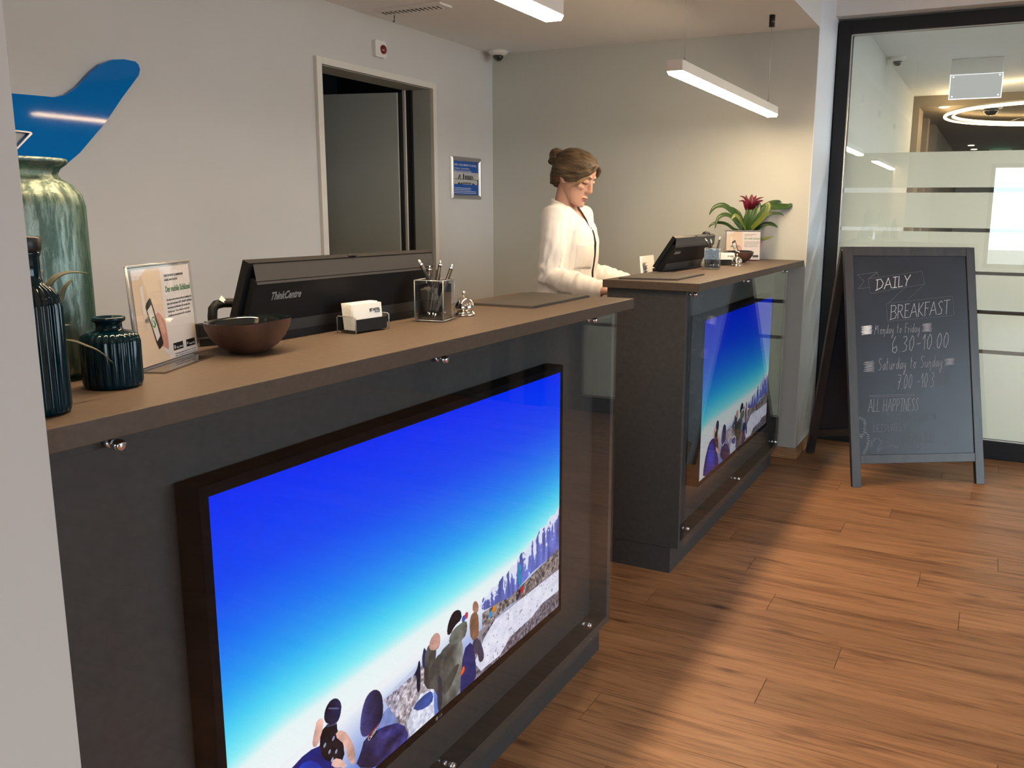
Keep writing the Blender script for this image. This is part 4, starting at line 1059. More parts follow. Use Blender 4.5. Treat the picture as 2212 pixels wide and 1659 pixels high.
MB().lathe([(.002, .022), (.012, .020), (.019, .012), (.021, 0), (.019, -.012), (.012, -.018)], Vector((2.935, .285, 1.262)) - o2, 24).build('webcam', 'black_soft', m2)
pp = thing('paper_notice', (2.50, .400, .985), 'white paper notice leaning behind the tilted far monitor', 'paper')
uv_sheet('sheet', [(-.085, 0, .10), (.09, 0, .10), (.085, .012, .20), (-.08, .012, .20)], 'paper', pp)
for i, wd in enumerate((.03, .045, .04, .045)): MB().box((-.055, .0045 - .002 + i * -.001, .17 - i * .012), (-.055 + wd, .0065 - i * .001, .172 - i * .012)).build('printed_line', 'ink_grey', pp)
MB().box((-.08, .010, 0), (.08, .0115, .12)).build('stand_sheet', 'acrylic', pp)

# ---- card holders
def card_holder(loc, rz, label):
    t = thing('card_holder', loc, label, 'card holder', 'business card holders', rz)
    for sx in (-1, 1):
        m = MB(); x0 = sx * .049; 
        m.box((x0 - .0045, -.024, 0), (x0 + .0045, .026, .034), .003); m.build('acrylic_cheek', 'acrylic', t)
        e = MB(); e.tube([(x0, -.024, .001), (x0, -.024, .031), (x0, -.021, .034), (x0, .023, .034), (x0, .026, .031), (x0, .026, .001)], .0012, 6); e.build('polished_edge', 'acrylic_edge', t)
    MB().box((-.045, -.022, .004), (.045, -.019, .028), .0005).build('front_wall', 'black', t)
    MB().box((-.045, -.020, .003), (.045, .022, .0055)).build('tray_floor', 'black', t)
    MB().box((-.045, .020, .004), (.045, .023, .040)).build('back_wall', 'black', t)
    k = MB()
    for i in range(14):
        y = -.014 + i * .0021; lean = .004 + .0022 * (i % 3); z = .006; tp = .051 + (.002 if i > 3 else 0)
        vs = [(-.042, y, z), (.042, y, z), (.042, y + lean, tp + z), (-.042, y + lean, tp + z)]; vs += [(x_, y_ + .0009, z_) for x_, y_, z_ in vs]
        k.add(vs, [(0, 1, 2, 3), (7, 6, 5, 4), (0, 4, 5, 1), (1, 5, 6, 2), (2, 6, 7, 3), (3, 7, 4, 0)])
        if i == 0: k.build('front_card', 'card', t); k = MB()
    k.build('card_stack', 'card', t)['kind'] = 'stuff'
    fr = frame((.006, -.0116, .041), (1, 0, 0), (0, .078, .997))
    text('card_lettering', 'JET HOTEL', fr, .0075, 'ink', t, .031, bold=.0003)
    text('card_lettering', 'ZURICH AIRPORT', frame((.020, -.0119, .0375), (1, 0, 0), (0, .078, .997)), .003, 'ink_grey', t, .016)
card_holder((.388, .222, H), -.07, 'acrylic business card holder with white cards in front of the large monitor')
card_holder((3.12, .240, H), -.9, 'acrylic business card holder between pen cup and bell on the farther counter')

# ---- pen cups and pens
def pen_cup(loc, rz, label):
    t = thing('pen_cup', loc, label, 'pen cup', 'acrylic pen cups', rz)
    a, hh = .034, .092
    for nm, x0, y0, x1, y1 in (('front', -a, -a, a, -a + .003), ('back', -a, a - .003, a, a), ('l', -a, -a + .003, -a + .003, a - .003), ('r', a - .003, -a + .003, a, a - .003)):
        MB().box((x0, y0, .004), (x1, y1, hh)).build('acrylic_wall', 'acrylic', t)
    e = MB()
    for sx in (-a, a):
        for sy in (-a, a): e.tube([(sx, sy, .002), (sx, sy, hh)], .0013, 6)
    e.tube([(-a, -a, hh), (a, -a, hh), (a, a, hh), (-a, a, hh), (-a, -a, hh)], .0012, 6).tube([(-a, -a, .003), (a, -a, .003), (a, a, .003), (-a, a, .003), (-a, -a, .003)], .0014, 6)
    e.build('polished_edge', 'acrylic_edge', t)
    MB().box((-a + .004, -a + .004, .004), (a - .004, a - .004, .007)).build('black_floor', 'black', t)
    MB().box((a - .0055, -a + .006, .007), (a - .0035, a - .006, hh - .010)).box((-a + .006, a - .0055, .007), (a - .006, a - .0035, hh - .010)).build('black_liner', 'black', t)
    for sx in (-1, 1):
        for sy in (-1, 1): MB().cyl((sx * (a - .004), sy * (a - .004), 0), (sx * (a - .004), sy * (a - .004), .004), .004, 12).build('foot', 'acrylic', t)
def pen(loc, tip, top, label, kind):
    t = thing('pen', loc, label, 'pen', 'ballpoint pens in the cups')
    a, b = Vector(tip) - Vector(loc), Vector(top) - Vector(loc); d = (b - a)
    P_ = lambda s: a + d * s
    MB().tube([P_(.07), P_(.12), P_(.55), P_(.9)], [.0030, .0042, .0046, .0044], 12).build('barrel', 'black', t)
    MB().tube([P_(0), P_(.03), P_(.075)], [.0006, .0018, .0031], 10).build('metal_tip', 'chrome', t)
    MB().tube([P_(.9), P_(.93)], [.0047, .0045], 12).build('ring', 'chrome', t)
    MB().tube([P_(.93), P_(.99), P_(1.0)], [.0026, .0026, .0015], 10).build('push_button', 'white_metal' if kind else 'chrome', t)
    s = d.orthogonal().normalized() * .0055
    MB().tube([P_(.90) + s * .6, P_(.88) + s, P_(.62) + s, P_(.60) + s * .9], [.001, .0012, .0012, .0008], 6).build('clip', 'chrome', t)
cup_c = Vector((.608, .198, H))
pen_cup(cup_c, .21, 'acrylic pen cup with black pens beside the bell on the nearer counter')
def pens(c, lst, where):
    for i, (tip, top, lb, k) in enumerate(lst):
        pen(c, c + Vector(tip), c + Vector(top), lb % where, k)
PENS = [((.026, -.012, .010), (-.030, .020, .137), 'black pen with white button leaning left in %s', 1), ((-.016, -.004, .010), (.020, -.004, .134), 'upright black pen in the middle of %s', 0),
        ((-.026, -.016, .010), (.044, -.020, .125), 'black pen in front leaning right in %s', 0), ((-.010, .010, .010), (.040, .014, .118), 'black pen behind leaning right in %s', 0), ((-.002, .018, .010), (.014, .022, .122), 'rear black pen standing almost straight in %s', 0)]
pens(cup_c, PENS, 'the nearer pen cup')
cup2 = Vector((2.812, .214, H))
pen_cup(cup2, .25, 'acrylic pen cup with black pens in front of the far monitor')
pens(cup2, [((.024, -.024, .010), (-.022, .030, .135), 'black pen with pale button leaning left in %s', 1), ((-.018, -.010, .010), (.020, -.026, .142), 'long black pen leaning right in %s', 1),
            ((.0, .010, .010), (.002, .012, .132), 'upright pen with bright clip in %s', 0), ((-.012, .0, .010), (-.012, .004, .126), 'short upright pen at the left of %s', 0)], 'the farther pen cup')

# ---- call bells
def call_bell(loc, label):
    t = thing('call_bell', loc, label, 'bell', 'reception bells')
    MB().lathe([(.0265, 0), (.0275, .003), (.0265, .006), (.022, .011), (.017, .014)], (0, 0, 0), 48).build('bell_base', 'bell', t)
    MB().lathe([(.0245, .0165), (.0250, .0195), (.0238, .027), (.0195, .036), (.012, .0425), (.004, .045)], (0, 0, 0), 48).build('bell_dome', 'bell', t)
    MB().lathe([(.0022, .044), (.0022, .050), (.0038, .0515), (.0046, .054), (.0035, .0575), (.001, .0585)], (0, 0, 0), 20).build('plunger', 'bell', t)
    MB().cyl((0, 0, .013), (0, 0, .018), .006, 16).build('spindle', 'black', t)
call_bell((.720, .193, H), 'shiny reception bell right of the pen cup on the nearer counter')
call_bell((3.075, .172, H), 'shiny reception bell in front of the far coconut bowl')

# ---- desk pads
def desk_pad(c, corners, label):
    t = thing('desk_pad', c, label, 'desk pad', 'dark writing pads')
    q = [(x_ - c[0], y_ - c[1]) for x_, y_ in corners]
    MB().prism(q, Matrix.Translation((0, 0, 0)), .0045).build('pad_board', 'leather', t)
    q2 = [(x_ * .985, y_ * .97) for x_, y_ in q]
    MB().prism(q2, Matrix.Translation((0, 0, .0045)), .0016).build('cover_flap', 'leather', t)
desk_pad((1.115, .21, H), [(.934, .121), (1.292, .126), (1.300, .325), (.926, .300)], 'dark leatherette pad on the nearer counter beside the bell')
desk_pad((2.21, .22, H), [(2.045, .114), (2.397, .120), (2.400, .345), (1.996, .330)], 'dark leatherette pad at the left end of the farther counter')

# ---- bromeliad
pl = thing('bromeliad', (3.695, .292, H), 'potted bromeliad with dark red centre in a raspberry pot by the wall', 'plant')
sq = lambda s, z: [(-s, -s, z), (s, -s, z), (s, s, z), (-s, s, z)]
pm = MB(); pm.add(sq(.043, 0) + sq(.060, .100) + sq(.055, .100) + sq(.048, .08), [(3, 2, 1, 0)] + [(i, (i + 1) % 4, 4 + (i + 1) % 4, 4 + i) for i in range(4)] + [(4 + i, 4 + (i + 1) % 4, 8 + (i + 1) % 4, 8 + i) for i in range(4)] + [(8 + i, 8 + (i + 1) % 4, 12 + (i + 1) % 4, 12 + i) for i in range(4)] + [(12, 13, 14, 15)])
po = pm.build('pot', 'pot', pl); po.rotation_euler = (0, 0, -.46)
MB().prism([(-.014, 0), (.012, 0), (.016, .05), (.004, .068), (-.012, .05)], frame((.020, -.052, .085), (.44, -.9, 0), (0, .0, 1)), .001).build('care_card', 'tag_yellow', pl)
RH, FH = Vector((.441, -.897, 0)), Vector((.898, .440, 0))
KL = .1085 / 398
def lp(zx, zy, d=0.): return RH * ((zx - 1030) * KL) + Vector((0, 0, (1390 - zy) * KL)) - FH * d
LEAVES = [([(985, 830, 0), (800, 540, .01), (560, 350, .03), (400, 345, .04), (300, 410, .05), (242, 520, .05)], [.022, .034, .036, .026, .016, .002], 'leaf'),
          ([(960, 830, .01), (780, 650, .03), (640, 535, .06), (500, 515, .08), (380, 590, .10), (325, 780, .11)], [.022, .030, .030, .026, .018, .002], 'leaf'),
          ([(940, 840, .0), (760, 800, .03), (580, 690, .05), (400, 665, .06), (280, 705, .07), (228, 760, .07)], [.020, .020, .020, .018, .012, .002], 'leaf'),
          ([(990, 830, -.01), (1120, 560, -.01), (1400, 380, -.02), (1600, 350, -.02), (1850, 340, -.025), (1935, 270, -.03)], [.022, .034, .040, .044, .034, .003], 'leaf'),
          ([(1010, 820, -.03), (1250, 480, -.045), (1480, 290, -.05), (1680, 235, -.055), (1830, 275, -.055)], [.022, .034, .026, .014, .002], 'leaf'),
          ([(1030, 830, .02), (1200, 650, .03), (1400, 510, .03), (1560, 470, .03), (1690, 490, .03), (1718, 530, .03)], [.022, .022, .020, .016, .006, .001], 'leaf'),
          ([(1090, 850, .01), (1230, 770, .02), (1380, 690, .02), (1520, 690, .02), (1625, 745, .02)], [.018, .024, .026, .024, .003], 'leaf'),
          ([(1110, 990, .02), (1260, 990, .04), (1400, 960, .05), (1530, 912, .05)], [.022, .026, .018, .002], 'leaf_old'),
          ([(990, 830, .05), (1000, 640, .06), (1020, 480, .06), (1040, 350, .05)], [.028, .044, .046, .024], 'leaf'),
          ([(1030, 830, .05), (1090, 620, .07), (1160, 440, .07), (1220, 280, .05)], [.030, .048, .046, .012], 'leaf'),
          ([(1020, 830, .06), (1160, 620, .09), (1260, 460, .10), (1310, 340, .10)], [.028, .040, .034, .014], 'leaf'),
          ([(1000, 830, -.04), (930, 520, -.06), (820, 400, -.07), (730, 350, -.07)], [.02, .018, .012, .001], 'leaf'),
          ([(1030, 830, .06), (1240, 560, .12), (1330, 380, .13), (1330, 290, .12), (1280, 330, .12)], [.024, .030, .026, .020, .004], 'leaf_old'),
          ([(960, 820, .07), (800, 620, .13), (680, 520, .15), (600, 610, .16)], [.024, .026, .022, .002], 'leaf_old'),
          ([(1000, 830, -.05), (1060, 600, -.08), (1120, 480, -.09), (1180, 420, -.10)], [.022, .030, .026, .003], 'leaf')]
for pts, wd, mt in LEAVES:
    blade([lp(*p) for p in pts], wd, tuple(-FH * .8 + Vector((0, 0, .6))), .0016, .25).build('leaf', mt, pl)
for pts, wd in (([(1000, 420, .03), (960, 330, .035), (900, 240, .04), (800, 250, .05)], [.020, .022, .010, .001]), ([(1040, 400, .02), (1000, 260, .02), (930, 170, .02), (840, 140, .02)], [.020, .018, .010, .001]),
                ([(1050, 400, .04), (1055, 280, .045), (1065, 180, .04), (1070, 110, .035)], [.026, .032, .024, .002]), ([(1070, 400, .02), (1110, 260, .02), (1150, 170, .02), (1175, 130, .02)], [.020, .020, .012, .001]),
                ([(1080, 400, .01), (1140, 260, .0), (1230, 190, .0), (1335, 160, .0)], [.020, .018, .010, .001]), ([(1080, 400, .04), (1130, 300, .06), (1200, 245, .07), (1275, 230, .07)], [.022, .022, .014, .001]),
                ([(1040, 400, -.01), (1030, 250, -.02), (1010, 150, -.03), (1000, 120, -.03)], [.018, .016, .008, .001]), ([(1030, 420, .05), (1010, 320, .07), (980, 250, .08), (960, 190, .08)], [.022, .022, .014, .001]),
                ([(1060, 420, .05), (1080, 320, .08), (1110, 240, .09), (1130, 200, .09)], [.022, .024, .016, .001])):
    blade([lp(*p) for p in pts], wd, tuple(-FH), .0014, .3).build('bract', 'bract', pl)
MB().tube([(0, 0, .07), lp(1010, 700), lp(1030, 500), lp(1045, 380, .02)], [.018, .014, .012, .010], 10).build('stem', 'leaf', pl)

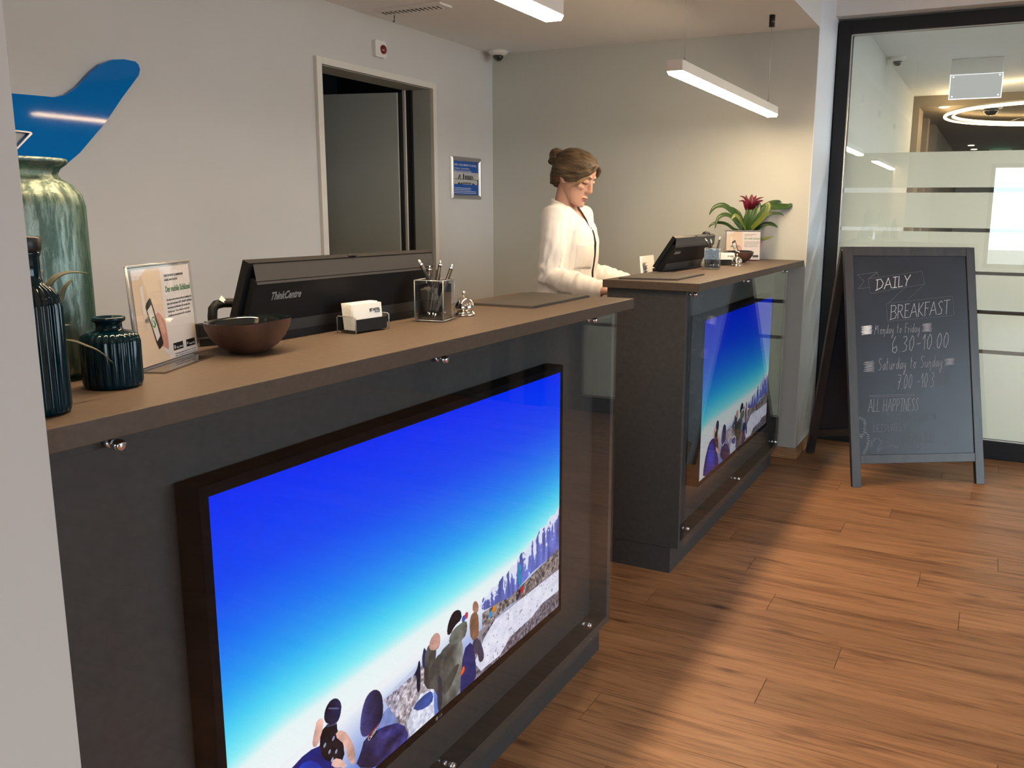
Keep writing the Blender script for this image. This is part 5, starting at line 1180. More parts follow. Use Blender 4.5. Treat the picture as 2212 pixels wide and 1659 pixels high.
# =================================================================== A-BOARD
CH = [(1,0,3.4,[0.201,0.826,0.21,0.88]),(1,0,3.4,[0.196,0.878,0.239,0.882,0.258,0.863,0.244,0.841,0.202,0.827,0.188,0.826]),(1,0,3.4,[0.264,0.832,0.305,0.889,0.328,0.837]),(1,0,3.4,[0.279,0.852,0.319,0.857]),(1,0,3.4,[0.357,0.84,0.367,0.894]),(1,0,3.4,[0.347,0.892,0.387,0.895]),(1,0,3.4,[0.337,0.838,0.377,0.841]),(1,0,3.4,[0.4,0.897,0.391,0.842,0.427,0.847]),(1,0,3.4,[0.45,0.901,0.469,0.876]),(1,0,3.4,[0.502,0.905,0.469,0.876,0.456,0.848]),(2,1,2.8,[0.311,0.679,0.323,0.748]),(2,1,2.8,[0.316,0.748,0.353,0.749,0.364,0.737,0.348,0.719,0.321,0.715]),(2,1,2.8,[0.348,0.719,0.364,0.702,0.35,0.684,0.303,0.676]),(2,1,2.8,[0.373,0.682,0.385,0.752]),(2,1,2.8,[0.381,0.751,0.418,0.75,0.419,0.733,0.402,0.719,0.38,0.717]),(2,1,2.8,[0.394,0.718,0.422,0.685]),(2,1,2.8,[0.435,0.685,0.447,0.755]),(2,1,2.8,[0.443,0.755,0.481,0.757]),(2,1,2.8,[0.441,0.721,0.468,0.723]),(2,1,2.8,[0.435,0.685,0.472,0.689]),(2,1,2.8,[0.481,0.688,0.524,0.759,0.541,0.691]),(2,1,2.8,[0.497,0.713,0.535,0.717]),(2,1,2.8,[0.554,0.691,0.567,0.761]),(2,1,2.8,[0.607,0.763,0.562,0.723,0.597,0.694]),(2,1,2.8,[0.612,0.694,0.625,0.764]),(2,1,2.8,[0.621,0.764,0.659,0.766]),(2,1,2.8,[0.619,0.733,0.646,0.735]),(2,1,2.8,[0.655,0.697,0.698,0.768,0.715,0.7]),(2,1,2.8,[0.671,0.722,0.709,0.726]),(2,1,2.8,[0.775,0.764,0.76,0.771,0.741,0.758,0.75,0.74,0.766,0.727,0.757,0.706,0.728,0.702]),(2,1,2.8,[0.803,0.704,0.816,0.774]),(2,1,2.8,[0.788,0.773,0.846,0.777]),(3,3,1.1,[0.127,0.884,0.602,0.923,0.624,0.858,0.142,0.809,0.127,0.884]),(4,3,1.2,[0.127,0.884,0.21,0.919,0.034,0.904,0.093,0.872,0.036,0.834,0.137,0.84]),(4,3,1.2,[0.21,0.919,0.218,0.891]),(4,3,1,[0.141,0.883,0.21,0.915]),(5,3,1.1,[0.454,0.842,0.3,0.763]),(5,3,1.1,[0.624,0.858,0.469,0.778]),(6,3,1,[0.28,0.759,0.868,0.796,0.873,0.697,0.283,0.668,0.28,0.759]),(7,4,1,[0.884,0.743,0.978,0.748]),(7,4,1,[0.796,0.662,0.992,0.672]),(8,0,3.2,[0.139,0.647,0.056,0.642,0.147,0.641,0.052,0.636,0.143,0.636,0.06,0.63,0.14,0.63,0.057,0.624,0.148,0.624,0.053,0.618,0.144,0.618,0.049,0.613,0.141,0.612,0.058,0.607,0.137,0.607,0.054,0.601]),(8,1,3,[0.133,0.643,0.059,0.636,0.141,0.634,0.055,0.627,0.137,0.625,0.063,0.617,0.134,0.615,0.06,0.608,0.141,0.606]),(9,2,3,[0.663,0.658,0.589,0.652,0.671,0.651,0.585,0.645,0.667,0.644,0.593,0.638,0.664,0.637,0.59,0.631,0.672,0.63,0.586,0.624,0.668,0.623,0.582,0.617,0.664,0.617]),(10,2,2.6,[0.147,0.468,0.066,0.461,0.154,0.459,0.062,0.452,0.151,0.45,0.07,0.443,0.147,0.442,0.066,0.435,0.155,0.433,0.063,0.426,0.151,0.424,0.059,0.417,0.147,0.415]),(11,2,3,[0.849,0.479,0.776,0.473,0.857,0.472,0.772,0.466,0.854,0.465,0.78,0.458,0.85,0.457,0.776,0.451,0.858,0.45,0.772,0.444]),(12,2,1.8,[0.164,0.601,0.18,0.648,0.178,0.627,0.199,0.648,0.196,0.608,0.2,0.604]),(12,2,1.8,[0.177,0.627,0.196,0.627]),(12,2,1.8,[0.224,0.628,0.215,0.616,0.22,0.604,0.23,0.616,0.224,0.628,0.235,0.626]),(12,2,1.8,[0.238,0.605,0.244,0.628,0.241,0.617,0.251,0.629,0.255,0.624,0.25,0.593,0.245,0.591]),(12,2,1.8,[0.282,0.626,0.275,0.629,0.266,0.617,0.269,0.606,0.279,0.615,0.289,0.652,0.28,0.611,0.284,0.606]),(12,2,1.8,[0.308,0.626,0.3,0.63,0.291,0.618,0.294,0.606,0.305,0.616,0.309,0.629,0.305,0.611,0.31,0.607]),(12,2,1.8,[0.318,0.63,0.318,0.614,0.325,0.613,0.333,0.631]),(12,2,1.8,[0.333,0.631,0.323,0.588,0.313,0.583,0.315,0.593,0.332,0.609]),(12,2,1.8,[0.374,0.653,0.366,0.613,0.371,0.608]),(12,2,1.8,[0.364,0.636,0.38,0.638]),(12,2,1.8,[0.395,0.632,0.385,0.62,0.391,0.609,0.401,0.621,0.395,0.632,0.406,0.63]),(12,2,1.8,[0.433,0.61,0.441,0.657]),(12,2,1.8,[0.439,0.657,0.461,0.658]),(12,2,1.8,[0.437,0.636,0.453,0.637]),(12,2,1.8,[0.46,0.61,0.465,0.634,0.464,0.625,0.475,0.634]),(12,2,1.8,[0.482,0.611,0.487,0.635]),(12,2,1.8,[0.488,0.644,0.489,0.646]),(12,2,1.8,[0.511,0.631,0.504,0.635,0.494,0.623,0.498,0.611,0.508,0.621,0.518,0.658,0.509,0.616,0.513,0.612]),(12,2,1.8,[0.537,0.632,0.529,0.636,0.52,0.624,0.523,0.612,0.534,0.622,0.538,0.635,0.534,0.617,0.538,0.612]),(12,2,1.8,[0.547,0.636,0.546,0.62,0.554,0.618,0.562,0.637]),(12,2,1.8,[0.562,0.637,0.552,0.594,0.542,0.589,0.543,0.598,0.561,0.615]),(13,1,2,[0.349,0.591,0.321,0.556,0.315,0.517,0.338,0.507,0.357,0.523,0.352,0.542,0.319,0.529]),(13,1,2,[0.379,0.513,0.381,0.515]),(13,1,2,[0.416,0.587,0.445,0.592,0.446,0.573,0.423,0.557,0.444,0.543,0.432,0.519,0.403,0.514]),(13,1,2,[0.496,0.595,0.471,0.563,0.467,0.525,0.482,0.518,0.505,0.55,0.508,0.584,0.496,0.595]),(13,1,2,[0.532,0.552,0.565,0.556]),(13,1,2,[0.586,0.576,0.611,0.601,0.594,0.523]),(13,1,2,[0.653,0.603,0.628,0.571,0.624,0.532,0.639,0.526,0.663,0.557,0.666,0.592,0.653,0.603]),(13,1,2,[0.682,0.528,0.684,0.53]),(13,1,2,[0.74,0.607,0.715,0.575,0.711,0.537,0.726,0.53,0.749,0.561,0.752,0.596,0.74,0.607]),(13,1,2,[0.8,0.61,0.775,0.578,0.771,0.54,0.786,0.533,0.81,0.564,0.813,0.599,0.8,0.61]),(14,2,1.8,[0.221,0.475,0.209,0.482,0.195,0.471,0.202,0.455,0.214,0.443,0.206,0.425,0.185,0.422]),(14,2,1.8,[0.248,0.448,0.239,0.453,0.227,0.437,0.231,0.422,0.244,0.435,0.25,0.452,0.245,0.429,0.251,0.423]),(14,2,1.8,[0.271,0.481,0.261,0.429,0.267,0.423]),(14,2,1.8,[0.258,0.459,0.278,0.461]),(14,2,1.8,[0.288,0.454,0.285,0.429,0.292,0.424,0.304,0.439,0.308,0.455,0.303,0.424]),(14,2,1.8,[0.316,0.425,0.322,0.455,0.32,0.443,0.334,0.456]),(14,2,1.8,[0.365,0.452,0.356,0.456,0.344,0.441,0.348,0.426,0.361,0.438,0.374,0.486,0.362,0.432,0.368,0.426]),(14,2,1.8,[0.397,0.453,0.388,0.457,0.376,0.442,0.38,0.427,0.393,0.439,0.399,0.456,0.394,0.433,0.4,0.427]),(14,2,1.8,[0.411,0.458,0.41,0.437,0.419,0.435,0.429,0.458]),(14,2,1.8,[0.429,0.458,0.416,0.403,0.404,0.397,0.406,0.409,0.428,0.431]),(14,2,1.8,[0.482,0.487,0.472,0.435,0.477,0.429]),(14,2,1.8,[0.469,0.466,0.489,0.467]),(14,2,1.8,[0.508,0.461,0.496,0.445,0.503,0.43,0.515,0.446,0.508,0.461,0.522,0.458]),(14,2,1.8,[0.592,0.486,0.581,0.493,0.566,0.482,0.573,0.466,0.585,0.454,0.577,0.436,0.556,0.433]),(14,2,1.8,[0.6,0.463,0.597,0.438,0.604,0.433,0.616,0.449,0.62,0.464,0.616,0.434]),(14,2,1.8,[0.627,0.434,0.634,0.464,0.631,0.449,0.643,0.465,0.649,0.459,0.642,0.419,0.636,0.416]),(14,2,1.8,[0.684,0.461,0.674,0.466,0.662,0.45,0.666,0.435,0.679,0.448,0.692,0.495,0.68,0.442,0.686,0.436]),(14,2,1.8,[0.716,0.462,0.706,0.467,0.694,0.451,0.698,0.436,0.711,0.449,0.717,0.466,0.712,0.442,0.718,0.437]),(14,2,1.8,[0.729,0.467,0.728,0.446,0.737,0.444,0.748,0.468]),(14,2,1.8,[0.748,0.468,0.734,0.413,0.722,0.406,0.724,0.419,0.746,0.44]),(15,2,2.2,[0.357,0.396,0.385,0.396,0.353,0.325]),(15,2,2.2,[0.354,0.361,0.376,0.363]),(15,2,2.2,[0.386,0.326,0.388,0.328]),(15,2,2.2,[0.429,0.399,0.411,0.37,0.406,0.334,0.416,0.327,0.434,0.356,0.437,0.388,0.429,0.399]),(15,2,2.2,[0.47,0.4,0.452,0.371,0.448,0.335,0.457,0.329,0.475,0.358,0.478,0.39,0.47,0.4]),(15,2,2.2,[0.522,0.361,0.544,0.364]),(15,2,2.2,[0.56,0.382,0.578,0.404,0.563,0.332]),(15,2,2.2,[0.607,0.405,0.588,0.376,0.584,0.34,0.594,0.334,0.611,0.363,0.615,0.395,0.607,0.405]),(15,2,2.2,[0.623,0.335,0.624,0.337]),(15,2,2.2,[0.651,0.403,0.671,0.408,0.671,0.39,0.654,0.375,0.668,0.361,0.659,0.339,0.639,0.335]),(16,4,2.2,[0.705,0.403,0.733,0.408,0.734,0.391,0.712,0.377,0.733,0.365,0.721,0.345,0.694,0.34]),(16,4,2.2,[0.781,0.409,0.758,0.382,0.755,0.349,0.769,0.343,0.791,0.37,0.794,0.399,0.781,0.409]),(17,3,1.5,[0.1,0.295,0.493,0.299]),(17,3,1.5,[0.099,0.288,0.495,0.291]),(18,2,1.8,[0.085,0.213,0.114,0.277,0.122,0.214]),(18,2,1.8,[0.096,0.236,0.119,0.238]),(18,2,1.8,[0.141,0.277,0.13,0.214,0.151,0.216]),(18,2,1.8,[0.172,0.277,0.161,0.214,0.182,0.216]),(18,2,1.8,[0.216,0.214,0.227,0.278]),(18,2,1.8,[0.242,0.214,0.253,0.278]),(18,2,1.8,[0.222,0.246,0.248,0.247]),(18,2,1.8,[0.252,0.214,0.282,0.278,0.289,0.215]),(18,2,1.8,[0.263,0.237,0.286,0.239]),(18,2,1.8,[0.297,0.215,0.308,0.278]),(18,2,1.8,[0.306,0.278,0.326,0.275,0.328,0.259,0.319,0.247,0.303,0.243]),(18,2,1.8,[0.331,0.215,0.342,0.278]),(18,2,1.8,[0.339,0.278,0.36,0.275,0.362,0.26,0.352,0.247,0.336,0.243]),(18,2,1.8,[0.373,0.215,0.385,0.279]),(18,2,1.8,[0.373,0.279,0.396,0.279]),(18,2,1.8,[0.362,0.215,0.385,0.215]),(18,2,1.8,[0.393,0.215,0.404,0.279,0.418,0.215,0.43,0.279]),(18,2,1.8,[0.431,0.216,0.442,0.279]),(18,2,1.8,[0.44,0.279,0.463,0.279]),(18,2,1.8,[0.437,0.249,0.453,0.249]),(18,2,1.8,[0.431,0.216,0.454,0.217]),(18,2,1.8,[0.494,0.272,0.485,0.279,0.473,0.268,0.478,0.251,0.487,0.238,0.48,0.22,0.462,0.217]),(18,2,1.8,[0.527,0.272,0.519,0.28,0.506,0.268,0.511,0.251,0.52,0.238,0.513,0.22,0.496,0.217]),(19,4,1.8,[0.247,0.162,0.254,0.201]),(19,4,1.8,[0.245,0.2,0.272,0.2,0.282,0.185,0.274,0.17,0.248,0.162,0.24,0.163]),(19,4,1.8,[0.288,0.162,0.295,0.201]),(19,4,1.8,[0.292,0.201,0.317,0.201]),(19,4,1.8,[0.292,0.182,0.309,0.183]),(19,4,1.8,[0.288,0.162,0.312,0.163]),(19,4,1.8,[0.32,0.162,0.327,0.201]),(19,4,1.8,[0.325,0.201,0.346,0.199,0.349,0.189,0.341,0.181,0.324,0.18]),(19,4,1.8,[0.355,0.162,0.362,0.201]),(19,4,1.8,[0.36,0.201,0.384,0.201]),(19,4,1.8,[0.359,0.182,0.376,0.183]),(19,4,1.8,[0.355,0.162,0.38,0.163]),(19,4,1.8,[0.388,0.162,0.395,0.201,0.414,0.162,0.421,0.201]),(19,4,1.8,[0.429,0.162,0.436,0.201]),(19,4,1.8,[0.427,0.2,0.454,0.2,0.464,0.185,0.456,0.17,0.43,0.162,0.421,0.163]),(19,4,1.8,[0.499,0.196,0.489,0.201,0.477,0.194,0.483,0.184,0.494,0.176,0.488,0.165,0.47,0.163]),(19,4,1.8,[0.551,0.201,0.537,0.191,0.532,0.174,0.544,0.162,0.561,0.174,0.563,0.193,0.551,0.201]),(19,4,1.8,[0.572,0.162,0.579,0.201,0.599,0.162,0.606,0.201]),(19,4,1.8,[0.635,0.162,0.661,0.201,0.673,0.162]),(19,4,1.8,[0.644,0.176,0.669,0.177]),(20,3,1.7,[0.129,0.149,0.123,0.113,0.144,0.115]),(20,3,1.7,[0.154,0.114,0.16,0.149]),(20,3,1.7,[0.158,0.149,0.181,0.149]),(20,3,1.7,[0.157,0.132,0.174,0.133]),(20,3,1.7,[0.154,0.114,0.178,0.115]),(20,3,1.7,[0.195,0.114,0.201,0.15]),(20,3,1.7,[0.189,0.15,0.213,0.15]),(20,3,1.7,[0.183,0.114,0.207,0.114]),(20,3,1.7,[0.242,0.146,0.232,0.15,0.221,0.144,0.227,0.134,0.238,0.127,0.232,0.117,0.215,0.115]),(20,3,1.7,[0.255,0.15,0.251,0.122,0.26,0.115,0.273,0.122,0.279,0.151]),(20,3,1.7,[0.284,0.115,0.291,0.151]),(20,3,1.7,[0.288,0.151,0.311,0.149,0.312,0.14,0.302,0.134,0.288,0.133]),(20,3,1.7,[0.297,0.133,0.315,0.116]),(20,3,1.7,[0.323,0.116,0.329,0.151]),(20,3,1.7,[0.327,0.151,0.35,0.152]),(20,3,1.7,[0.326,0.134,0.343,0.135]),(20,3,1.7,[0.323,0.116,0.346,0.117]),(20,3,1.7,[0.36,0.152,0.354,0.116,0.375,0.117]),(20,3,1.7,[0.39,0.152,0.4,0.134]),(20,3,1.7,[0.42,0.152,0.4,0.134,0.393,0.117]),(21,4,2,[0.35,0.052,0.359,0.103]),(21,4,2,[0.355,0.103,0.377,0.102,0.383,0.093,0.373,0.08,0.357,0.078]),(21,4,2,[0.373,0.08,0.382,0.068,0.373,0.055,0.346,0.05]),(21,4,2,[0.387,0.052,0.396,0.103]),(21,4,2,[0.394,0.103,0.416,0.101,0.416,0.088,0.405,0.079,0.392,0.078]),(21,4,2,[0.401,0.078,0.416,0.053]),(21,4,2,[0.424,0.053,0.433,0.104]),(21,4,2,[0.431,0.104,0.454,0.104]),(21,4,2,[0.429,0.08,0.445,0.08]),(21,4,2,[0.424,0.053,0.447,0.055]),(21,4,2,[0.452,0.054,0.479,0.105,0.488,0.054]),(21,4,2,[0.462,0.072,0.485,0.073]),(21,4,2,[0.496,0.054,0.505,0.105]),(21,4,2,[0.529,0.106,0.501,0.077,0.521,0.055]),(21,4,2,[0.53,0.055,0.54,0.106]),(21,4,2,[0.537,0.106,0.56,0.106]),(21,4,2,[0.535,0.083,0.551,0.084]),(21,4,2,[0.556,0.055,0.583,0.107,0.592,0.056]),(21,4,2,[0.566,0.073,0.589,0.075]),(21,4,2,[0.629,0.101,0.62,0.107,0.609,0.098,0.614,0.084,0.623,0.074,0.617,0.06,0.6,0.057]),(21,4,2,[0.645,0.057,0.654,0.108]),(21,4,2,[0.637,0.108,0.672,0.109]),(22,2,2,[0.018,0.19,0.005,0.179]),(22,2,2,[0.036,0.186,0.023,0.175]),(22,2,2,[0.057,0.176,0.035,0.176]),(22,2,2,[0.06,0.167,0.039,0.166]),(22,2,2,[0.064,0.158,0.042,0.157]),(22,2,2,[0.066,0.146,0.046,0.151]),(22,2,2,[0.061,0.135,0.042,0.141]),(22,2,2,[0.057,0.125,0.038,0.131]),(22,2,2,[0.056,0.121,0.037,0.115]),(22,2,2,[0.07,0.114,0.051,0.107]),(22,2,2,[0.085,0.101,0.063,0.103]),(22,2,2,[0.087,0.091,0.065,0.092]),(22,2,2,[0.089,0.081,0.068,0.082]),(22,2,2,[0.09,0.069,0.07,0.074]),(22,2,2,[0.086,0.06,0.066,0.065]),(22,2,2,[0.082,0.051,0.062,0.057]),(22,2,2,[0.078,0.043,0.058,0.048]),(22,2,2,[0.072,0.033,0.056,0.041]),(22,2,2,[0.064,0.025,0.048,0.033]),(22,2,2,[0.056,0.017,0.04,0.026]),(22,2,2,[0.049,0.01,0.033,0.018]),(22,2,2,[0.041,0.002,0.025,0.01]),(23,2,2,[0.024,0.101,0.003,0.103]),(23,2,2,[0.025,0.092,0.004,0.094]),(23,2,2,[0.009,0.091,0.024,0.081]),(23,2,2,[0.019,0.099,0.034,0.09]),(23,2,2,[0.029,0.108,0.044,0.099]),(23,2,2,[0.039,0.116,0.053,0.107]),(24,3,2,[0.092,0.042,0.113,0.039]),(24,3,2,[0.093,0.051,0.114,0.047]),(24,3,2,[0.095,0.059,0.116,0.056]),(24,3,2,[0.104,0.071,0.113,0.06]),(24,3,2,[0.117,0.077,0.126,0.066]),(24,3,2,[0.129,0.083,0.138,0.072]),(24,3,2,[0.155,0.086,0.14,0.077]),(24,3,2,[0.175,0.081,0.16,0.072]),(24,3,2,[0.195,0.07,0.173,0.071]),(24,3,2,[0.198,0.061,0.176,0.061]),(24,3,2,[0.194,0.046,0.181,0.056]),(24,3,2,[0.182,0.037,0.169,0.047]),(24,3,2,[0.171,0.029,0.157,0.039]),(24,3,2,[0.166,0.025,0.144,0.024]),(24,3,2,[0.172,0.016,0.15,0.014]),(25,3,2,[0.156,0.029,0.157,0.016]),(25,3,2,[0.172,0.032,0.174,0.02]),(25,3,2,[0.189,0.036,0.191,0.023]),(25,3,2,[0.206,0.039,0.207,0.026]),(25,3,2,[0.224,0.042,0.223,0.03]),(25,3,2,[0.242,0.045,0.241,0.032]),(25,3,2,[0.26,0.047,0.259,0.034]),(25,3,2,[0.283,0.048,0.271,0.037]),(25,3,2,[0.299,0.046,0.288,0.034]),(25,3,2,[0.315,0.043,0.304,0.032]),(25,3,2,[0.332,0.04,0.321,0.029]),(26,4,2,[0.473,0.043,0.479,0.024,0.511,0.021,0.523,0.031]),(26,4,2,[0.514,0.051,0.594,0.058,0.673,0.056]),(26,4,2,[0.774,0.076,0.74,0.057,0.745,0.042,0.771,0.034])]
ab = thing('chalkboard_stand', (3.444, -.403, 0), 'folding A-frame chalkboard announcing daily breakfast in front of the glass partition', 'sign board', None, math.atan2(-.84652, .53235))
tl_ = math.radians(14); UPV = Vector((0, math.sin(tl_), math.cos(tl_))); NV = Vector((0, -math.cos(tl_), math.sin(tl_)))
def bp_(s, h_, d=0.): return Vector((s, 0, 0)) + UPV * h_ + NV * d
def bslab(s0, s1, h0, h1, d0, d1, slant=0.):
    """bar in the board plane; slant shifts the top sideways"""
    m = MB(); vs = [bp_(s, h_, d) for d in (d0, d1) for h_ in (h0, h1) for s in (s0, s1)]
    return m.add(vs, [(0, 2, 3, 1), (4, 5, 7, 6), (0, 1, 5, 4), (2, 6, 7, 3), (0, 4, 6, 2), (1, 3, 7, 5)])
def put(m, nm, mt, par=None):
    o = m.build(nm, mt, par or ab)
    bv = o.modifiers.new('soft_edge', 'BEVEL'); bv.width = .002; bv.segments = 2
    return o
S0, S1, T1 = -.022, .692, 1.240
put(bslab(S0, S0 + .047, 0, T1, -.024, 0), 'side_rail', 'board_frame'); put(bslab(S1 - .047, S1, 0, T1, -.024, 0), 'side_rail', 'board_frame')
put(bslab(S0 + .047, S1 - .047, T1 - .047, T1, -.024, 0), 'top_rail', 'board_frame'); put(bslab(S0 + .047, S1 - .047, .118, .164, -.024, 0), 'bottom_rail', 'board_frame')
face = bslab(S0 + .045, S1 - .045, .162, T1 - .045, -.014, -.006).build('writing_panel', 'board', ab)
pu0, pu1, ph0, ph1 = S0 + .047, S1 - .047, .164, T1 - .047
strokes = {}
for gid, lev, wd, fl in CH:
    m = strokes.setdefault((gid, lev), MB()); pts = [(pu0 + fl[i] * (pu1 - pu0), ph0 + fl[i + 1] * (ph1 - ph0)) for i in range(0, len(fl), 2)]
    hw = wd * .00040 * 1.15
    for (a, b), (c, d) in zip(pts, pts[1:]):
        L = math.hypot(c - a, d - b)
        if L < 1e-6: continue
        ux, uy = (c - a) / L, (d - b) / L; nx, ny = -uy * hw, ux * hw; ex_, ey_ = ux * hw * .6, uy * hw * .6
        q = [(a - ex_ + nx, b - ey_ + ny), (a - ex_ - nx, b - ey_ - ny), (c + ex_ - nx, d + ey_ - ny), (c + ex_ + nx, d + ey_ + ny)]
        m.add([bp_(x_, y_, -.0056 - .00006 * lev) for x_, y_ in q], [(0, 1, 2, 3)])
for (gid, lev), m in strokes.items():
    link('chalk_lettering', m.mesh('chalk_lettering'), CHALK[lev], ab)
# rear frame hinged at the top
tb = math.radians(14); U2 = Vector((0, -math.sin(tb), math.cos(tb))); hinge = bp_(0, T1, -.026); N2 = Vector((0, math.cos(tb), math.sin(tb)))
def rp(s, l, d=0.): return Vector((s, hinge.y, hinge.z)) - U2 * l * 1.0 + N2 * d
def rslab(s0, s1, l0, l1, d0, d1):
    m = MB(); vs = [rp(s, l, d) for d in (d0, d1) for l in (l0, l1) for s in (s0, s1)]
    return m.add(vs, [(0, 2, 3, 1), (4, 5, 7, 6), (0, 1, 5, 4), (2, 6, 7, 3), (0, 4, 6, 2), (1, 3, 7, 5)])
LB = hinge.z / math.cos(tb)
put(rslab(S0, S0 + .047, 0, LB - .006, 0, .024), 'rear_rail', 'board_frame'); put(rslab(S1 - .047, S1, 0, LB - .006, 0, .024), 'rear_rail', 'board_frame')
put(rslab(S0 + .047, S1 - .047, 0, .047, 0, .024), 'rear_top_rail', 'board_frame'); put(rslab(S0 + .047, S1 - .047, 1.075, 1.12, 0, .024), 'rear_bottom_rail', 'board_frame')
rslab(S0 + .045, S1 - .045, .045, 1.078, .008, .016).build('rear_panel', 'board', ab)
for s in (S0 + .02, S1 - .02): MB().cyl(bp_(s - .02, T1 - .012, -.026), bp_(s + .02, T1 - .012, -.026), .006, 10).build('hinge', 'alu', ab)

# =================================================================== RECEPTIONIST
wx, wy = 2.66, .86
wo = thing('receptionist', (wx, wy, 0), 'woman with dark blonde bun in a white blouse looking down behind the farther counter', 'person')

def ell(c, ax, rx, az, rz_, n=24, pw=1.0):
    """ring of an ellipse with axes ax, az"""
    out = []
    for i in range(n):
        a = 2 * PI * i / n; ca, sa = math.cos(a), math.sin(a)
        ca = math.copysign(abs(ca) ** pw, ca); sa = math.copysign(abs(sa) ** pw, sa)
        out.append(Vector(c) + Vector(ax) * rx * ca + Vector(az) * rz_ * sa)
    return out
X_, Y_, Z_ = Vector((1, 0, 0)), Vector((0, 1, 0)), Vector((0, 0, 1))

HC_ = Vector((0, -.028, 1.522)); HP = math.radians(24)
HR = Matrix.Rotation(HP, 4, 'X')                                 # nods the face (-y) down
HY = Matrix.Rotation(math.radians(-3), 4, 'Z')
HM = Matrix.Translation(HC_) @ HY @ HR

def head_mesh():
    m = MB()
    # z, half width, front y, back y, centre squareness
    prof = [(-.112, .022, -.083, -.040), (-.106, .034, -.088, -.020), (-.094, .044, -.088, .000), (-.078, .053, -.086, .022), (-.058, .060, -.084, .046), (-.036, .066, -.082, .066), (-.012, .070, -.080, .082),
            (.014, .0735, -.083, .092), (.040, .075, -.086, .096), (.064, .0735, -.083, .093), (.086, .066, -.071, .082), (.103, .050, -.048, .062), (.113, .028, -.018, .034), (.116, .008, .0, .012)]
    rings = []
    for z, hw, fy, by in prof:
        cy = (fy + by) / 2; r = []
        for i in range(40):
            a = 2 * PI * i / 40; ca, sa = math.cos(a), math.sin(a)
            x_ = hw * math.copysign(abs(ca) ** .92, ca); yy = cy + (by - fy) / 2 * sa
            if sa < 0 and z < .02: x_ *= 1 - .10 * sa * sa                # cheeks narrow to the front
            r.append((x_, yy, z))
        rings.append(r)
    m.rings(rings)
    # nose
    m.rings([ell((0, -.079, .020), X_, .0075, Y_, .008, 12), ell((0, -.087, .004), X_, .0085, Y_, .010, 12), ell((0, -.092, -.014), X_, .0098, Y_, .013, 12), ell((0, -.0955, -.027), X_, .0120, Y_, .0135, 12), ell((0, -.093, -.035), X_, .0115, Y_, .0115, 12), ell((0, -.088, -.040), X_, .009, Y_, .008, 12)])
    for sx in (-1, 1):
        m.rings([ell((sx * .0115, -.087, -.026), X_, .004, Y_, .006, 10), ell((sx * .0125, -.088, -.033), X_, .0055, Y_, .008, 10), ell((sx * .0115, -.086, -.039), X_, .0035, Y_, .005, 10)])
        # brow ridge and cheekbone
        m.tube([(sx * .012, -.083, .030), (sx * .03, -.081, .034), (sx * .050, -.066, .026)], [.006, .0068, .005], 10)
        m.tube([(sx * .030, -.074, -.022), (sx * .050, -.056, -.014), (sx * .062, -.030, -.008)], [.008, .012, .007], 10)
        # eyelid bulges
        m.tube([(sx * .018, -.0775, .010), (sx * .032, -.0785, .0115), (sx * .046, -.068, .009)], [.005, .0092, .005], 12)
        # ear
        c = Vector((sx * .073, .012, -.004))
        m.rings([ell(c + Vector((-sx * .006, 0, 0)), Vector((0, .35, .94)), .026, Vector((0, .94, -.35)), .015, 20), ell(c + Vector((sx * .004, .003, 0)), Vector((0, .35, .94)), .031, Vector((0, .94, -.35)), .018, 20), ell(c + Vector((sx * .011, .007, .001)), Vector((0, .35, .94)), .030, Vector((0, .94, -.35)), .017, 20), ell(c + Vector((sx * .012, .007, .001)), Vector((0, .35, .94)), .022, Vector((0, .94, -.35)), .011, 20)])
    # lips and chin
    m.tube([(-.022, -.080, -.0625), (-.010, -.089, -.060), (0, -.0905, -.061), (.010, -.089, -.060), (.022, -.080, -.0625)], [.002, .0042, .0045, .0042, .002], 10)
    m.tube([(-.019, -.081, -.069), (-.008, -.088, -.071), (.008, -.088, -.071), (.019, -.081, -.069)], [.002, .0045, .0045, .002], 10)
    m.tube([(-.014, -.077, -.097), (0, -.081, -.098), (.014, -.077, -.097)], [.010, .0125, .010], 12)
    m.v = [HM @ p for p in m.v]
    return m

def hand(m, wrist, fwd, side, palm_dn, curl):
    """palm, four fingers and a thumb; side points to the thumb"""
    fwd, side = Vector(fwd).normalized(), Vector(side).normalized(); up = side.cross(fwd).normalized()
    if up.z < 0: up = -up
    m.rings([ell(Vector(wrist) + fwd * s + up * u_, side, wd, up, th, 16) for s, wd, th, u_ in ((-.02, .024, .019, 0), (.0, .025, .017, 0), (.03, .034, .015, .002), (.06, .038, .014, .004), (.082, .037, .011, .004), (.090, .032, .008, .003))])
    for k, (off, ln_) in enumerate(((.027, .070), (.0095, .078), (-.0085, .072), (-.026, .056))):
        p0 = Vector(wrist) + fwd * .078 + side * off + up * .003
        a = curl; p1 = p0 + (fwd * math.cos(a * .6) - up * math.sin(a * .6)) * ln_ * .45; p2 = p1 + (fwd * math.cos(a * 1.5) - up * math.sin(a * 1.5)) * ln_ * .32; p3 = p2 + (fwd * math.cos(a * 2.2) - up * math.sin(a * 2.2)) * ln_ * .23
        m.tube([p0 - fwd * .02, p0, p1, p2, p3], [.0085, .0088, .0082, .0074, .0055], 10)
    b0 = Vector(wrist) + fwd * .018 + side * .022 - up * .002
    b1 = b0 + (fwd * .6 + side * .75).normalized() * .036; b2 = b1 + (fwd * .95 + side * .25 - up * .2).normalized() * .030; b3 = b2 + (fwd - up * .2).normalized() * .022
    m.tube([b0 - fwd * .012, b0, b1, b2, b3], [.010, .0125, .0108, .0095, .0065], 10)

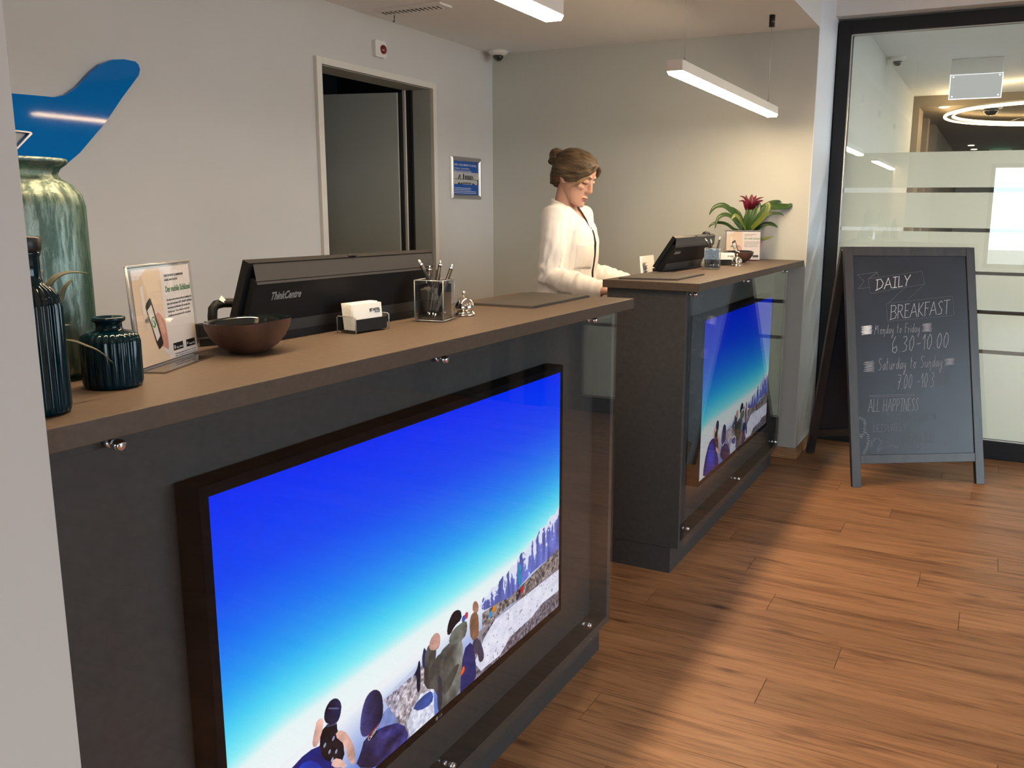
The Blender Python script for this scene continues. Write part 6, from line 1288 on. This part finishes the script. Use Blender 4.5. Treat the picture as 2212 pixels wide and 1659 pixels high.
SH = {-1: Vector((-.148, .006, 1.352)), 1: Vector((.158, .012, 1.352))}
EL = {-1: Vector((-.196, -.012, 1.086)), 1: Vector((.225, .015, 1.088))}
WR = {-1: Vector((-.185, -.262, 1.028)), 1: Vector((.175, -.265, 1.026))}

def body_mesh():
    m = head_mesh()
    # neck
    m.rings([ell((0, .030, 1.330), X_, .070, Y_, .055), ell((0, .030, 1.375), X_, .058, Y_, .052), ell((0, .026, 1.405), X_, .051, Y_, .050), ell((0, .018, 1.435), X_, .049, Y_, .050), ell((0, .008, 1.470), X_, .049, Y_, .052), ell((0, .0, 1.500), X_, .045, Y_, .050)])
    # trunk
    tr = [(.80, .155, .105, .015), (.88, .172, .115, .012), (.96, .160, .105, .010), (1.05, .130, .090, .010), (1.13, .128, .092, .012), (1.22, .145, .108, .005), (1.28, .155, .108, .006), (1.33, .158, .088, .018), (1.365, .130, .066, .026), (1.385, .075, .050, .030)]
    m.rings([ell((0, cy, z), X_, rx, Y_, ry, 32) for z, rx, ry, cy in tr])
    for s in (-1, 1):
        m.rings([ell((s * .062, -.070, 1.215), X_, .02, Z_, .02, 16), ell((s * .060, -.080, 1.215), X_, .050, Z_, .05, 16), ell((s * .060, -.096, 1.212), X_, .036, Z_, .036, 16), ell((s * .060, -.104, 1.210), X_, .016, Z_, .016, 16)])
        # arms
        m.tube([(s * .09, .02, 1.355), SH[s], SH[s].lerp(EL[s], .35), SH[s].lerp(EL[s], .8), EL[s], EL[s].lerp(WR[s], .3), EL[s].lerp(WR[s], .8), WR[s]], [.050, .052, .044, .038, .037, .037, .027, .024], 16)
        f_ = (WR[s] - EL[s]).normalized(); f_ = Vector((f_.x * .5 - s * .12, f_.y, -.05)).normalized()
        hand(m, WR[s] + f_ * .012, f_, Vector((-s, 0, 0)), True, .35)
        # legs
        m.tube([(s * .085, .012, .90), (s * .092, .010, .80), (s * .098, .004, .62), (s * .100, .006, .47), (s * .102, .018, .35), (s * .103, .028, .20), (s * .104, .030, .085)], [.095, .092, .070, .056, .054, .042, .036], 18)
        m.tube([(s * .104, .045, .045), (s * .108, -.01, .04), (s * .114, -.09, .032), (s * .116, -.14, .026)], [.036, .036, .034, .020], 14)
    return m

def remesh(name, mb, vox, smooth_it=4):
    me = mb.mesh(name); o = bpy.data.objects.new(name, me); COL.objects.link(o)
    r = o.modifiers.new('r', 'REMESH'); r.mode = 'VOXEL'; r.voxel_size = vox; r.use_smooth_shade = True
    s = o.modifiers.new('s', 'SMOOTH'); s.iterations = smooth_it; s.factor = .5
    dg = bpy.context.evaluated_depsgraph_get(); dg.update()
    out = bpy.data.meshes.new_from_object(o.evaluated_get(dg)); out.name = name
    bpy.data.objects.remove(o); bpy.data.meshes.remove(me)
    out.materials.clear()
    return out
def co_of(me):
    a = np.empty(len(me.vertices) * 3); me.vertices.foreach_get('co', a); return a.reshape(-1, 3)
def nor_of(me):
    a = np.empty(len(me.vertices) * 3); me.vertices.foreach_get('normal', a); return a.reshape(-1, 3)

body_me = remesh('body', body_mesh(), .0036, 3)
body = link('body', body_me, 'skin', wo)
bvh = BVHTree.FromPolygons([v.co for v in body_me.vertices], [p.vertices for p in body_me.polygons])
HMi = HM.inverted()
def on_face(x_, z_, d=.0008):
    """point on the face surface seen straight from the front (head frame)"""
    o = HM @ Vector((x_, -.3, z_)); dr = (HM.to_3x3() @ Vector((0, 1, 0)))
    hit = bvh.ray_cast(o, dr, 1.0)
    return hit[0] + hit[1] * d if hit[0] else HM @ Vector((x_, -.08, z_))
for s in (-1, 1):
    MB().tube([on_face(s * .014, .029), on_face(s * .028, .0345), on_face(s * .042, .033), on_face(s * .053, .026)], [.0018, .0026, .0022, .0010], 8).build('eyebrow', 'brow', wo)
    MB().tube([on_face(s * .018, .0035), on_face(s * .026, .0005), on_face(s * .036, .0005), on_face(s * .045, .004), on_face(s * .050, .007)], [.0010, .0018, .0022, .0018, .0008], 8).build('eyelashes', 'lash', wo)
lv = MB()
for z_, rr in ((-.0618, .0022), (-.0700, .0026)):
    lv.tube([on_face(-.021, z_ - .0015, 0), on_face(-.011, z_ + .001, .0), on_face(0, z_, .0), on_face(.011, z_ + .001, .0), on_face(.021, z_ - .0015, 0)], [.0012, rr, rr, rr, .0012], 10)
lv.build('lips', 'lips', wo)
MB().tube([on_face(-.021, -.0655, .0004), on_face(-.008, -.0655, .0012), on_face(.008, -.0655, .0012), on_face(.021, -.0655, .0004)], .0009, 6).build('mouth_line', 'brow', wo)

# ---- hair: swept back over the skull into a bun
def hair_shell():
    m = MB()
    prof = [(-.075, .030, .045, .086), (-.060, .050, .046, .098), (-.035, .068, .036, .106), (-.010, .0775, .022, .110), (.018, .0815, -.012, .112), (.044, .0835, -.060, .113), (.070, .0815, -.084, .109), (.094, .0745, -.080, .097), (.112, .058, -.058, .076), (.124, .034, -.026, .044), (.127, .010, -.002, .014)]
    rings = []
    for z, hw, fy, by in prof:
        cy = (fy + by) / 2; r = []
        for i in range(48):
            a = 2 * PI * i / 48; ca, sa = math.cos(a), math.sin(a)
            r.append((hw * math.copysign(abs(ca) ** .9, ca), cy + (by - fy) / 2 * math.copysign(abs(sa) ** .95, sa), z))
        rings.append(r)
    m.rings(rings)
    for s in (-1, 1):
        # side sweep from the parting across the temple and over the ear
        for k in range(7):
            q = k / 6
            m.tube([(s * (.010 + .02 * q), -.082 + .006 * q, .082 - .004 * q), (s * (.046 + .006 * q), -.070 + .012 * q, .060 - .006 * q), (s * .0735, -.040 + .016 * q, .036 - .012 * q), (s * .0835, -.002 + .012 * q, .026 - .012 * q), (s * .080, .045, .010 - .012 * q), (s * .045, .092, .0)], [.007, .011, .011, .0105, .012, .010], 10)
        for k in range(6):
            q = k / 5
            m.tube([(s * .012, -.088, .088), (s * (.030 + .006 * q), -.089 + .012 * q, .070 - .004 * q), (s * (.052 + .004 * q), -.076 + .016 * q, .046 - .010 * q), (s * (.068 + .003 * q), -.054 + .020 * q, .018 - .016 * q), (s * .077, -.022 + .018 * q, -.004 - .012 * q), (s * .079, .020, -.006 - .006 * q)], [.006, .009, .0095, .0095, .009, .007], 10)
    for k in range(5): m.tube([(-.03 + .015 * k, .085, -.07), (-.03 + .015 * k, .098, -.03), (-.02 + .01 * k, .110, .02), (0, .118, .045)], [.010, .014, .014, .010], 10)
    for s in (-1, 1):
        for q in (0, .5, 1): m.tube([(s * .070, -.030, .030 - .022 * q), (s * .0815, .000, .026 - .016 * q), (s * .0815, .035, .020 - .022 * q), (s * .066, .070, .010 - .03 * q)], [.010, .0125, .013, .014], 10)
    # bun
    for k in range(3):
        pts = []
        for i in range(15):
            a = 2 * PI * i / 14 + k; pts.append((.026 * math.cos(a) + .004 * math.sin(2 * a + k), .132 + .010 * (k - 1) + .006 * math.sin(3 * a), .044 + .030 * math.sin(a)))
        m.tube(pts, .0125, 10)
    m.rings([ell((0, .112, .044), X_, .026, Z_, .030, 20), ell((0, .128, .044), X_, .034, Z_, .038, 20), ell((0, .144, .044), X_, .024, Z_, .028, 20), ell((0, .150, .044), X_, .010, Z_, .012, 20)])
    m.v = [HM @ p for p in m.v]
    return m
hair_me = remesh('hair', hair_shell(), .0034, 2)
a_ = co_of(hair_me); n_ = nor_of(hair_me); loc = (a_ - np.array(HC_)) @ np.array((HY @ HR).to_3x3())
rad = np.arctan2(loc[:, 2] - .02, loc[:, 0]) ; strand = np.sin(rad * 46 + 14 * loc[:, 1]) * .55 + np.sin(rad * 83 - 9 * loc[:, 1]) * .35
a_ += n_ * (strand * .0009)[:, None]
hair_me.vertices.foreach_set('co', a_.ravel()); hair_me.update()
link('hair', hair_me, 'hair', wo)
st = MB()
hp = lambda x_, y_, z_: HM @ Vector((x_, y_, z_))
for k, (dx, r_) in enumerate(((0, .0030), (.004, .0034), (.008, .0030), (-.004, .0024))):
    st.tube([hp(-.012 - dx * .3, -.086, .086), hp(-.034 - dx, -.089 + dx * .5, .062), hp(-.054 - dx, -.078 + dx, .030), hp(-.0635 - dx, -.062 + dx, .000), hp(-.068 - dx * .6, -.046 + dx, -.028)], [.0015, r_, r_ * 1.1, r_, .0006], 8)
st.tube([hp(-.066, -.030, -.030), hp(-.0665, -.036, -.055), hp(-.062, -.044, -.078), hp(-.054, -.050, -.096)], [.0008, .0014, .0013, .0004], 6)
st.build('loose_strands', 'hair_light', wo)
MB().tube([hp(.012 * math.cos(i * .42), .112 + .014 * math.cos(i * .42), -.022 + .016 * math.sin(i * .42)) for i in range(16)], .0007, 6).build('loose_curl', 'hair_light', wo)

# ---- blouse
def blouse_shape():
    m = MB()
    tr = [(.80, .200, .140, .012), (.88, .205, .142, .010), (.96, .195, .136, .010), (1.03, .178, .126, .008), (1.10, .168, .122, .002), (1.17, .168, .128, -.006), (1.23, .170, .131, -.006), (1.29, .170, .121, .000), (1.335, .168, .098, .014), (1.370, .134, .074, .024), (1.396, .083, .062, .030), (1.412, .066, .060, .030), (1.424, .0635, .0585, .030)]
    m.rings([ell((0, cy, z), X_, rx, Y_, ry, 48) for z, rx, ry, cy in tr])
    for s in (-1, 1):
        e, w_ = EL[s], WR[s]
        pts = [(s * .09, .020, 1.352), tuple(SH[s]), tuple(SH[s].lerp(e, .25)), tuple(SH[s].lerp(e, .6)), tuple(e + Vector((0, .012, -.004))), tuple(e.lerp(w_, .35) + Vector((0, 0, -.008))), tuple(e.lerp(w_, .72) + Vector((0, 0, -.008))), tuple(e.lerp(w_, .92)), tuple(w_)]
        m.tube(pts, [.054, .058, .059, .060, .059, .056, .050, .041, .034], 20)
    return m
bl_me = remesh('blouse', blouse_shape(), .0045, 10)
a_ = co_of(bl_me); n_ = nor_of(bl_me)
def fbm(p, sc):
    out = np.zeros(len(p))
    for k, (fx, fy, fz, ph) in enumerate(((1, .7, .5, .3), (-.8, 1.1, .6, 1.7), (.5, -.9, 1.3, 2.9), (1.7, .4, -.7, 4.1), (-.3, 1.9, .9, .7))):
        out += np.sin(sc * (1 + .35 * k) * (fx * p[:, 0] + fy * p[:, 1] + fz * p[:, 2]) + ph + 1.5 * np.sin(sc * .45 * (p[:, 0] - p[:, 2]) + k))
    return out / 5
arm = np.zeros(len(a_))
for s in (-1, 1): arm = np.maximum(arm, np.clip((np.abs(a_[:, 0]) - .165) / .02, 0, 1) * (np.sign(a_[:, 0]) == s))
dirz = a_ * np.array([1, 1, .22])
fold = .0075 * fbm(dirz, 34) + .0022 * fbm(a_ * np.array([1, 1, .35]), 90)
# diagonal pulls from the bust and waist
fold += .0028 * np.sin(70 * (a_[:, 0] * .55 + a_[:, 2] * .45) + 4 * fbm(a_, 14)) * np.clip(1 - np.abs(a_[:, 2] - 1.10) / .16, 0, 1)
along = np.zeros(len(a_)); angv = np.zeros(len(a_)); near_el = np.zeros(len(a_))
for s in (-1, 1):
    sd_ = np.sign(a_[:, 0]) == s; e_, w2 = np.array(EL[s]), np.array(WR[s]); ax_ = (w2 - e_) / np.linalg.norm(w2 - e_)
    t_ = (a_ - e_) @ ax_; low = t_ > -.02
    al = np.where(low, t_, -(a_[:, 2] - e_[2])); along[sd_] = al[sd_]
    near_el[sd_] = np.exp(-((a_ - e_) ** 2).sum(1) / .012)[sd_] + .8 * np.exp(-((a_ - w2) ** 2).sum(1) / .010)[sd_]
    angv[sd_] = np.arctan2(a_[:, 0] - s * .2, a_[:, 1])[sd_]
fa = .0046 * (.25 + near_el) * np.sin(88 * along + 1.7 * angv + 3.0 * fbm(a_, 22)) + .0042 * fbm(a_ * np.array([1, 1, .5]), 42)
lowarm = np.clip((1.22 - a_[:, 2]) / .10, 0, 1)
disp = fold * (1 - arm) + arm * (fa * (.45 + .55 * lowarm) + .003 * fbm(dirz, 40))
disp *= np.clip((1.40 - a_[:, 2]) / .06, .15, 1)
a_ += n_ * disp[:, None]
bl_me.vertices.foreach_set('co', a_.ravel()); bl_me.update()
# open the neck and the V at the front, and the cuffs
bm = bmesh.new(); bm.from_mesh(bl_me)
kill = []
for f in bm.faces:
    c = f.calc_center_median()
    top = 1.412 - .030 * max(0, min(1, (.03 - c.y) / .08))
    if c.z > top and abs(c.x) < .09: kill.append(f)
    elif c.y < -.015 and c.z > 1.292 and abs(c.x + .002) < (c.z - 1.290) * .46: kill.append(f)
    else:
        for s in (-1, 1):
            if (c - WR[s]).dot((WR[s] - EL[s]).normalized()) > -.004 and (c - WR[s]).length < .06: kill.append(f); break
bmesh.ops.delete(bm, geom=list(set(kill)), context='FACES')
for _ in range(14):
    mv = {}
    for vv in bm.verts:
        if vv.is_boundary:
            nb = [e.other_vert(vv).co for e in vv.link_edges if e.is_boundary]
            if len(nb) >= 2: mv[vv] = (nb[0] + nb[1]) * .25 + vv.co * .5
    for vv, c in mv.items(): vv.co = c
bm.to_mesh(bl_me); bm.free()
blouse = link('blouse', bl_me, 'blouse', wo)
sd = blouse.modifiers.new('cloth', 'SOLIDIFY'); sd.thickness = .002; sd.offset = -1
bvb = BVHTree.FromPolygons([v.co for v in bl_me.vertices], [p.vertices for p in bl_me.polygons])
def on_chest(x_, z_, d=.0012):
    hit = bvb.ray_cast(Vector((x_, -.6, z_)), Vector((0, 1, 0)), 1.2)
    return (hit[0] + Vector((0, -1, 0)) * d) if hit[0] else Vector((x_, -.125, z_))
zs = np.linspace(1.296, .86, 34)
m = MB(); vs = []
for z in zs:
    c = on_chest(-.002, z, .0012); l, r = on_chest(-.011, z, .0012), on_chest(.006, z, .0012); vs += [l, r, r + Vector((0, .002, 0)), l + Vector((0, .002, 0))]
fs = []
for k in range(len(zs) - 1):
    for i in range(4): fs.append((k * 4 + i, k * 4 + (i + 1) % 4, k * 4 + 4 + (i + 1) % 4, k * 4 + 4 + i))
m.add(vs, fs, True).build('placket', 'placket', wo)
# stand collar following the neck opening
def collar(s):
    m = MB(); vs = []; n = 16
    for i in range(n + 1):
        t = i / n; ang_ = PI / 2 - s * (t * 2.75)
        x_, yy = .066 * math.cos(ang_), .030 + .061 * math.sin(ang_)
        z = 1.408 - .040 * max(0, (t - .35)) / .65 - .022 * max(0, t - .7) / .3
        x_ *= 1 - .35 * max(0, t - .8) / .2
        yy -= .012 * max(0, t - .6) / .4
        for dz, dr in ((-.012, .004), (.020, -.002), (.020, -.0045), (-.012, .0015)):
            k = Vector((x_, yy - .03, 0)); k = k.normalized() * dr if k.length else k
            vs.append((x_ + k.x, yy + k.y, z + dz))
    fs = []
    for k in range(n):
        for i in range(4): fs.append((k * 4 + i, k * 4 + (i + 1) % 4, k * 4 + 4 + (i + 1) % 4, k * 4 + 4 + i))
    fs += [(3, 2, 1, 0), (n * 4, n * 4 + 1, n * 4 + 2, n * 4 + 3)]
    m.add(vs, fs, True).build('collar', 'blouse', wo)
collar(-1); collar(1)
# chest pocket on her right side
m = MB(); vs = []; fs = []; nx_, nz_ = 9, 9
for i in range(nz_ + 1):
    for k in range(nx_ + 1): vs.append(on_chest(-.120 + .092 * k / nx_, 1.228 - .115 * i / nz_, .0022))
q = len(vs); vs += [v + Vector((0, .003, 0)) for v in vs]
for i in range(nz_):
    for k in range(nx_):
        a = i * (nx_ + 1) + k; fs += [(a, a + 1, a + nx_ + 2, a + nx_ + 1), (q + a + nx_ + 1, q + a + nx_ + 2, q + a + 1, q + a)]
bd = [k for k in range(nx_ + 1)] + [i * (nx_ + 1) + nx_ for i in range(1, nz_ + 1)] + [nz_ * (nx_ + 1) + k for k in range(nx_ - 1, -1, -1)] + [i * (nx_ + 1) for i in range(nz_ - 1, 0, -1)]
for i in range(len(bd)): a, b = bd[i], bd[(i + 1) % len(bd)]; fs.append((b, a, q + a, q + b))
m.add(vs, fs, True).build('chest_pocket', 'blouse', wo)
# trousers and shoes
m = MB(); m.rings([ell((0, .012, z), X_, rx, Y_, ry, 28) for z, rx, ry in ((.74, .172, .120), (.82, .182, .128), (.90, .182, .125), (.97, .165, .112))])
for s in (-1, 1): m.tube([(s * .088, .012, .86), (s * .092, .010, .76), (s * .099, .004, .60), (s * .101, .008, .46), (s * .103, .02, .30), (s * .104, .028, .10), (s * .104, .028, .075)], [.098, .096, .078, .066, .060, .056, .056], 18)
link('trousers', remesh('trousers', m, .008, 6), 'trousers', wo)
for s in (-1, 1):
    MB().tube([(s * .103, .085, .040), (s * .104, .05, .046), (s * .108, -.01, .046), (s * .114, -.09, .040), (s * .116, -.155, .030), (s * .116, -.18, .024)], [.022, .040, .040, .040, .032, .014], 16).build('shoe', 'shoe', wo)

# ---- keyboard under her hands
kb = thing('keyboard', (wx, wy - .375, .985), 'black keyboard on the far staff desk under the woman\'s hands', 'keyboard')
MB().box((-.22, -.065, 0), (.22, .065, .012), .003).build('keyboard_case', 'black', kb)
k = MB()
for r_ in range(5):
    for c_ in range(15): k.box((-.208 + c_ * .0278, -.055 + r_ * .0225, .012), (-.208 + c_ * .0278 + .024, -.055 + r_ * .0225 + .019, .017))
k.build('keys', 'black_soft', kb)['kind'] = 'stuff'
